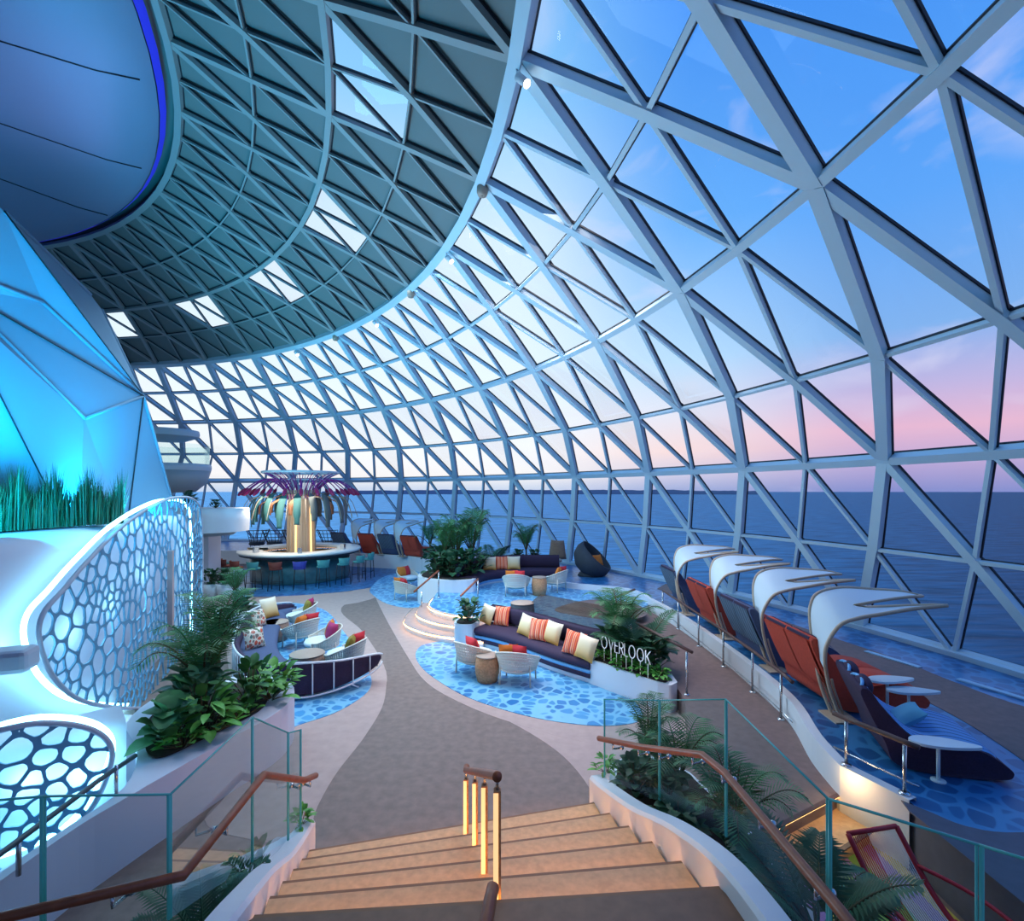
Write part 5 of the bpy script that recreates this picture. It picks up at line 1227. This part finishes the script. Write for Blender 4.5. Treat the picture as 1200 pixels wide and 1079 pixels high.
# the letters
sg = thing('letter_sign', 'white letters reading OVERLOOK standing on thin posts in the planter', 'sign', (1.53, 8.62, .42))
d = (V((2.14, 7.72, 0)) - V((1.53, 8.62, 0))); ln = d.length; d.normalize(); LW = mat('letter_white', rgb(235, 240, 245), .4, emit=rgb(235, 240, 245), es=.25); ang = math.atan2(d.y, d.x)
adv = {'O': 1.05, 'V': .85, 'E': .62, 'R': .7, 'L': .58, 'K': .75}; tot = sum(adv[ch] for ch in 'OVERLOOK'); x = 0
for ch in 'OVERLOOK':
    w = adv[ch] / tot * ln; h = .2; s = MB(); q = w * .74; T = .0085
    def stroke(pts, closed=False): s.tube([V((u * q, 0, z * h)) for u, z in pts], T, LW, 6, closed)
    if ch == 'O': s.tube([V((q / 2 + q / 2 * math.cos(k / 20 * 2 * PI), 0, h / 2 + h / 2 * math.sin(k / 20 * 2 * PI))) for k in range(20)], T, LW, 6, True)
    elif ch == 'V': stroke([(0, 1), (.5, 0), (1, 1)])
    elif ch == 'E': stroke([(1, 1), (0, 1), (0, 0), (1, 0)]); stroke([(0, .55), (.85, .55)])
    elif ch == 'R': stroke([(0, 0), (0, 1), (.6, 1), (.95, .88), (1, .75), (.95, .62), (.6, .5), (0, .5)]); stroke([(.5, .5), (1, 0)])
    elif ch == 'L': stroke([(0, 1), (0, 0), (1, 0)])
    elif ch == 'K': stroke([(0, 0), (0, 1)]); stroke([(1, 1), (.05, .45)]); stroke([(.3, .6), (1, 0)])
    o = s.build('letter', sg); o.location = d * x + V((0, 0, .22)); o.rotation_euler = (0, 0, ang)
    b = MB().tube([(q / 2, 0, -.21), (q / 2, 0, 0)], .005, LW, 6).build('post', o); x += w
# stair planter on the right
t = thing('stair_planter', 'planter bed beside the right-hand glass of the stair', 'planter', (1.6, 4.6, 0))
SB = [(1.0, 5.2), (1.25, 4.4), (1.38, 3.6), (1.48, 2.4), (2.1, 2.4), (2.15, 3.6), (2.1, 4.6), (1.9, 5.4), (1.5, 5.8), (1.1, 5.6)]
rel(MB().prism(SB, 0, .3, WHITE, WHITE), (1.6, 4.6, 0)).build('box', t); rel(MB().prism([(1.62 + (x - 1.62) * .9, 4.3 + (y - 4.3) * .94) for x, y in SB], .28, .312, SOIL), (1.6, 4.6, 0)).build('soil', t)
g = 'plants beside the right-hand glass of the stair'
for k, x, y, s, lb, rz in [('PA', 1.62, 4.9, .72, 'feathery palm behind the right stair glass, farthest from the landing', 0), ('PB', 1.45, 5.35, .62, 'dark palm at the tip of the right stair bed', 1), ('PA', 1.85, 4.2, .72, 'feathery palm behind the right stair glass, middle of the bed', 2), ('CY', 2.0, 3.3, .8, 'spiky palm behind the right stair glass, nearest the landing', 0), ('BD', 1.45, 4.75, .6, 'dark shrub low behind the right stair glass', 0), ('BD', 1.75, 3.8, .6, 'dark shrub behind the middle panel of the right stair glass', 2), ('BB', .99, 5.28, .42, 'small bright green plant at the end of the right stair curb', 0), ('BD', 1.5, 5.3, .55, 'dark shrub under the dark palm of the right stair bed', 3), ('BU', 1.95, 4.6, .6, 'leafy shrub at the path side of the right stair bed', 1), ('BD', 1.22, 5.0, .5, 'dark shrub close behind the bright plant at the right curb end', 4), ('BD', 1.42, 4.3, .55, 'dark shrub against the second panel of the right stair glass', 5), ('BU', 1.58, 3.3, .5, 'leafy shrub low against the glass near the landing on the right', 2)]:
    put(k, V((x, y, .31 if k != 'BB' else .36)), s, lb, rz, g)
# left stair bed
t = thing('stair_planter', 'planter bed beside the left-hand glass of the stair', 'planter', (-2.0, 3.6, 0))
SB2 = [(-1.97, 4.5), (-1.9, 4.0), (-1.78, 3.3), (-1.66, 2.55), (-2.2, 2.55), (-2.35, 3.4), (-2.3, 4.1), (-2.1, 4.5)]
rel(MB().prism(SB2, 0, .22, WALLW), (-2, 3.6, 0)).build('box', t)
put('CY', V((-2.05, 3.35, .22)), .6, 'spiky dark palm low behind the left stair glass', 1.2); put('BU', V((-2.05, 3.95, .22)), .5, 'leafy plant behind the left stair glass near the curb end', 2)
put('BB', V((-1.9, 4.55, .3)), .35, 'small sprig at the rounded end of the left stair curb', 2)
# tall grass on the ledge above the glowing wall
mb = MB(); rng = random.Random(11); GR = mat('grass_green', rgb(26, 66, 40), .6, noise=.4, nscale=5)
for i in range(2600):
    u = rng.random(); px = -60 + 205 * u; Y = rng.uniform(5.6, 6.1) + u * 2.2; x = (px - 600) / PF * Y
    cl = .55 + .45 * math.sin(px * .075) ** 2; hh = rng.uniform(.35, .85) * cl + .1; z0 = 2.80; a = rng.uniform(0, 2 * PI); b = V((math.cos(a), math.sin(a), 0)) * rng.uniform(.02, .16); w = V((-b.y, b.x, 0)).normalized() * .006
    p = V((x, Y, z0)); mb.add([p - w, p + w, p + b * .35 + V((0, 0, hh * .6)) + w, p + b * .35 + V((0, 0, hh * .6)) - w, p + b + V((0, 0, hh))], [(0, 1, 2, 3), (3, 2, 4)], GR)
o = mb.build('tall_grass'); o['kind'] = 'stuff'; tag(o, 'tall green grass growing on the ledge above the glowing white wall', 'grass')
# drop unused prototypes
for k, o in PROTO.items():
    if k not in seen:
        for ch in list(o.children): bpy.data.objects.remove(ch)
        bpy.data.objects.remove(o)
for o in list(COL.objects):
    if 'used' in o: del o['used']
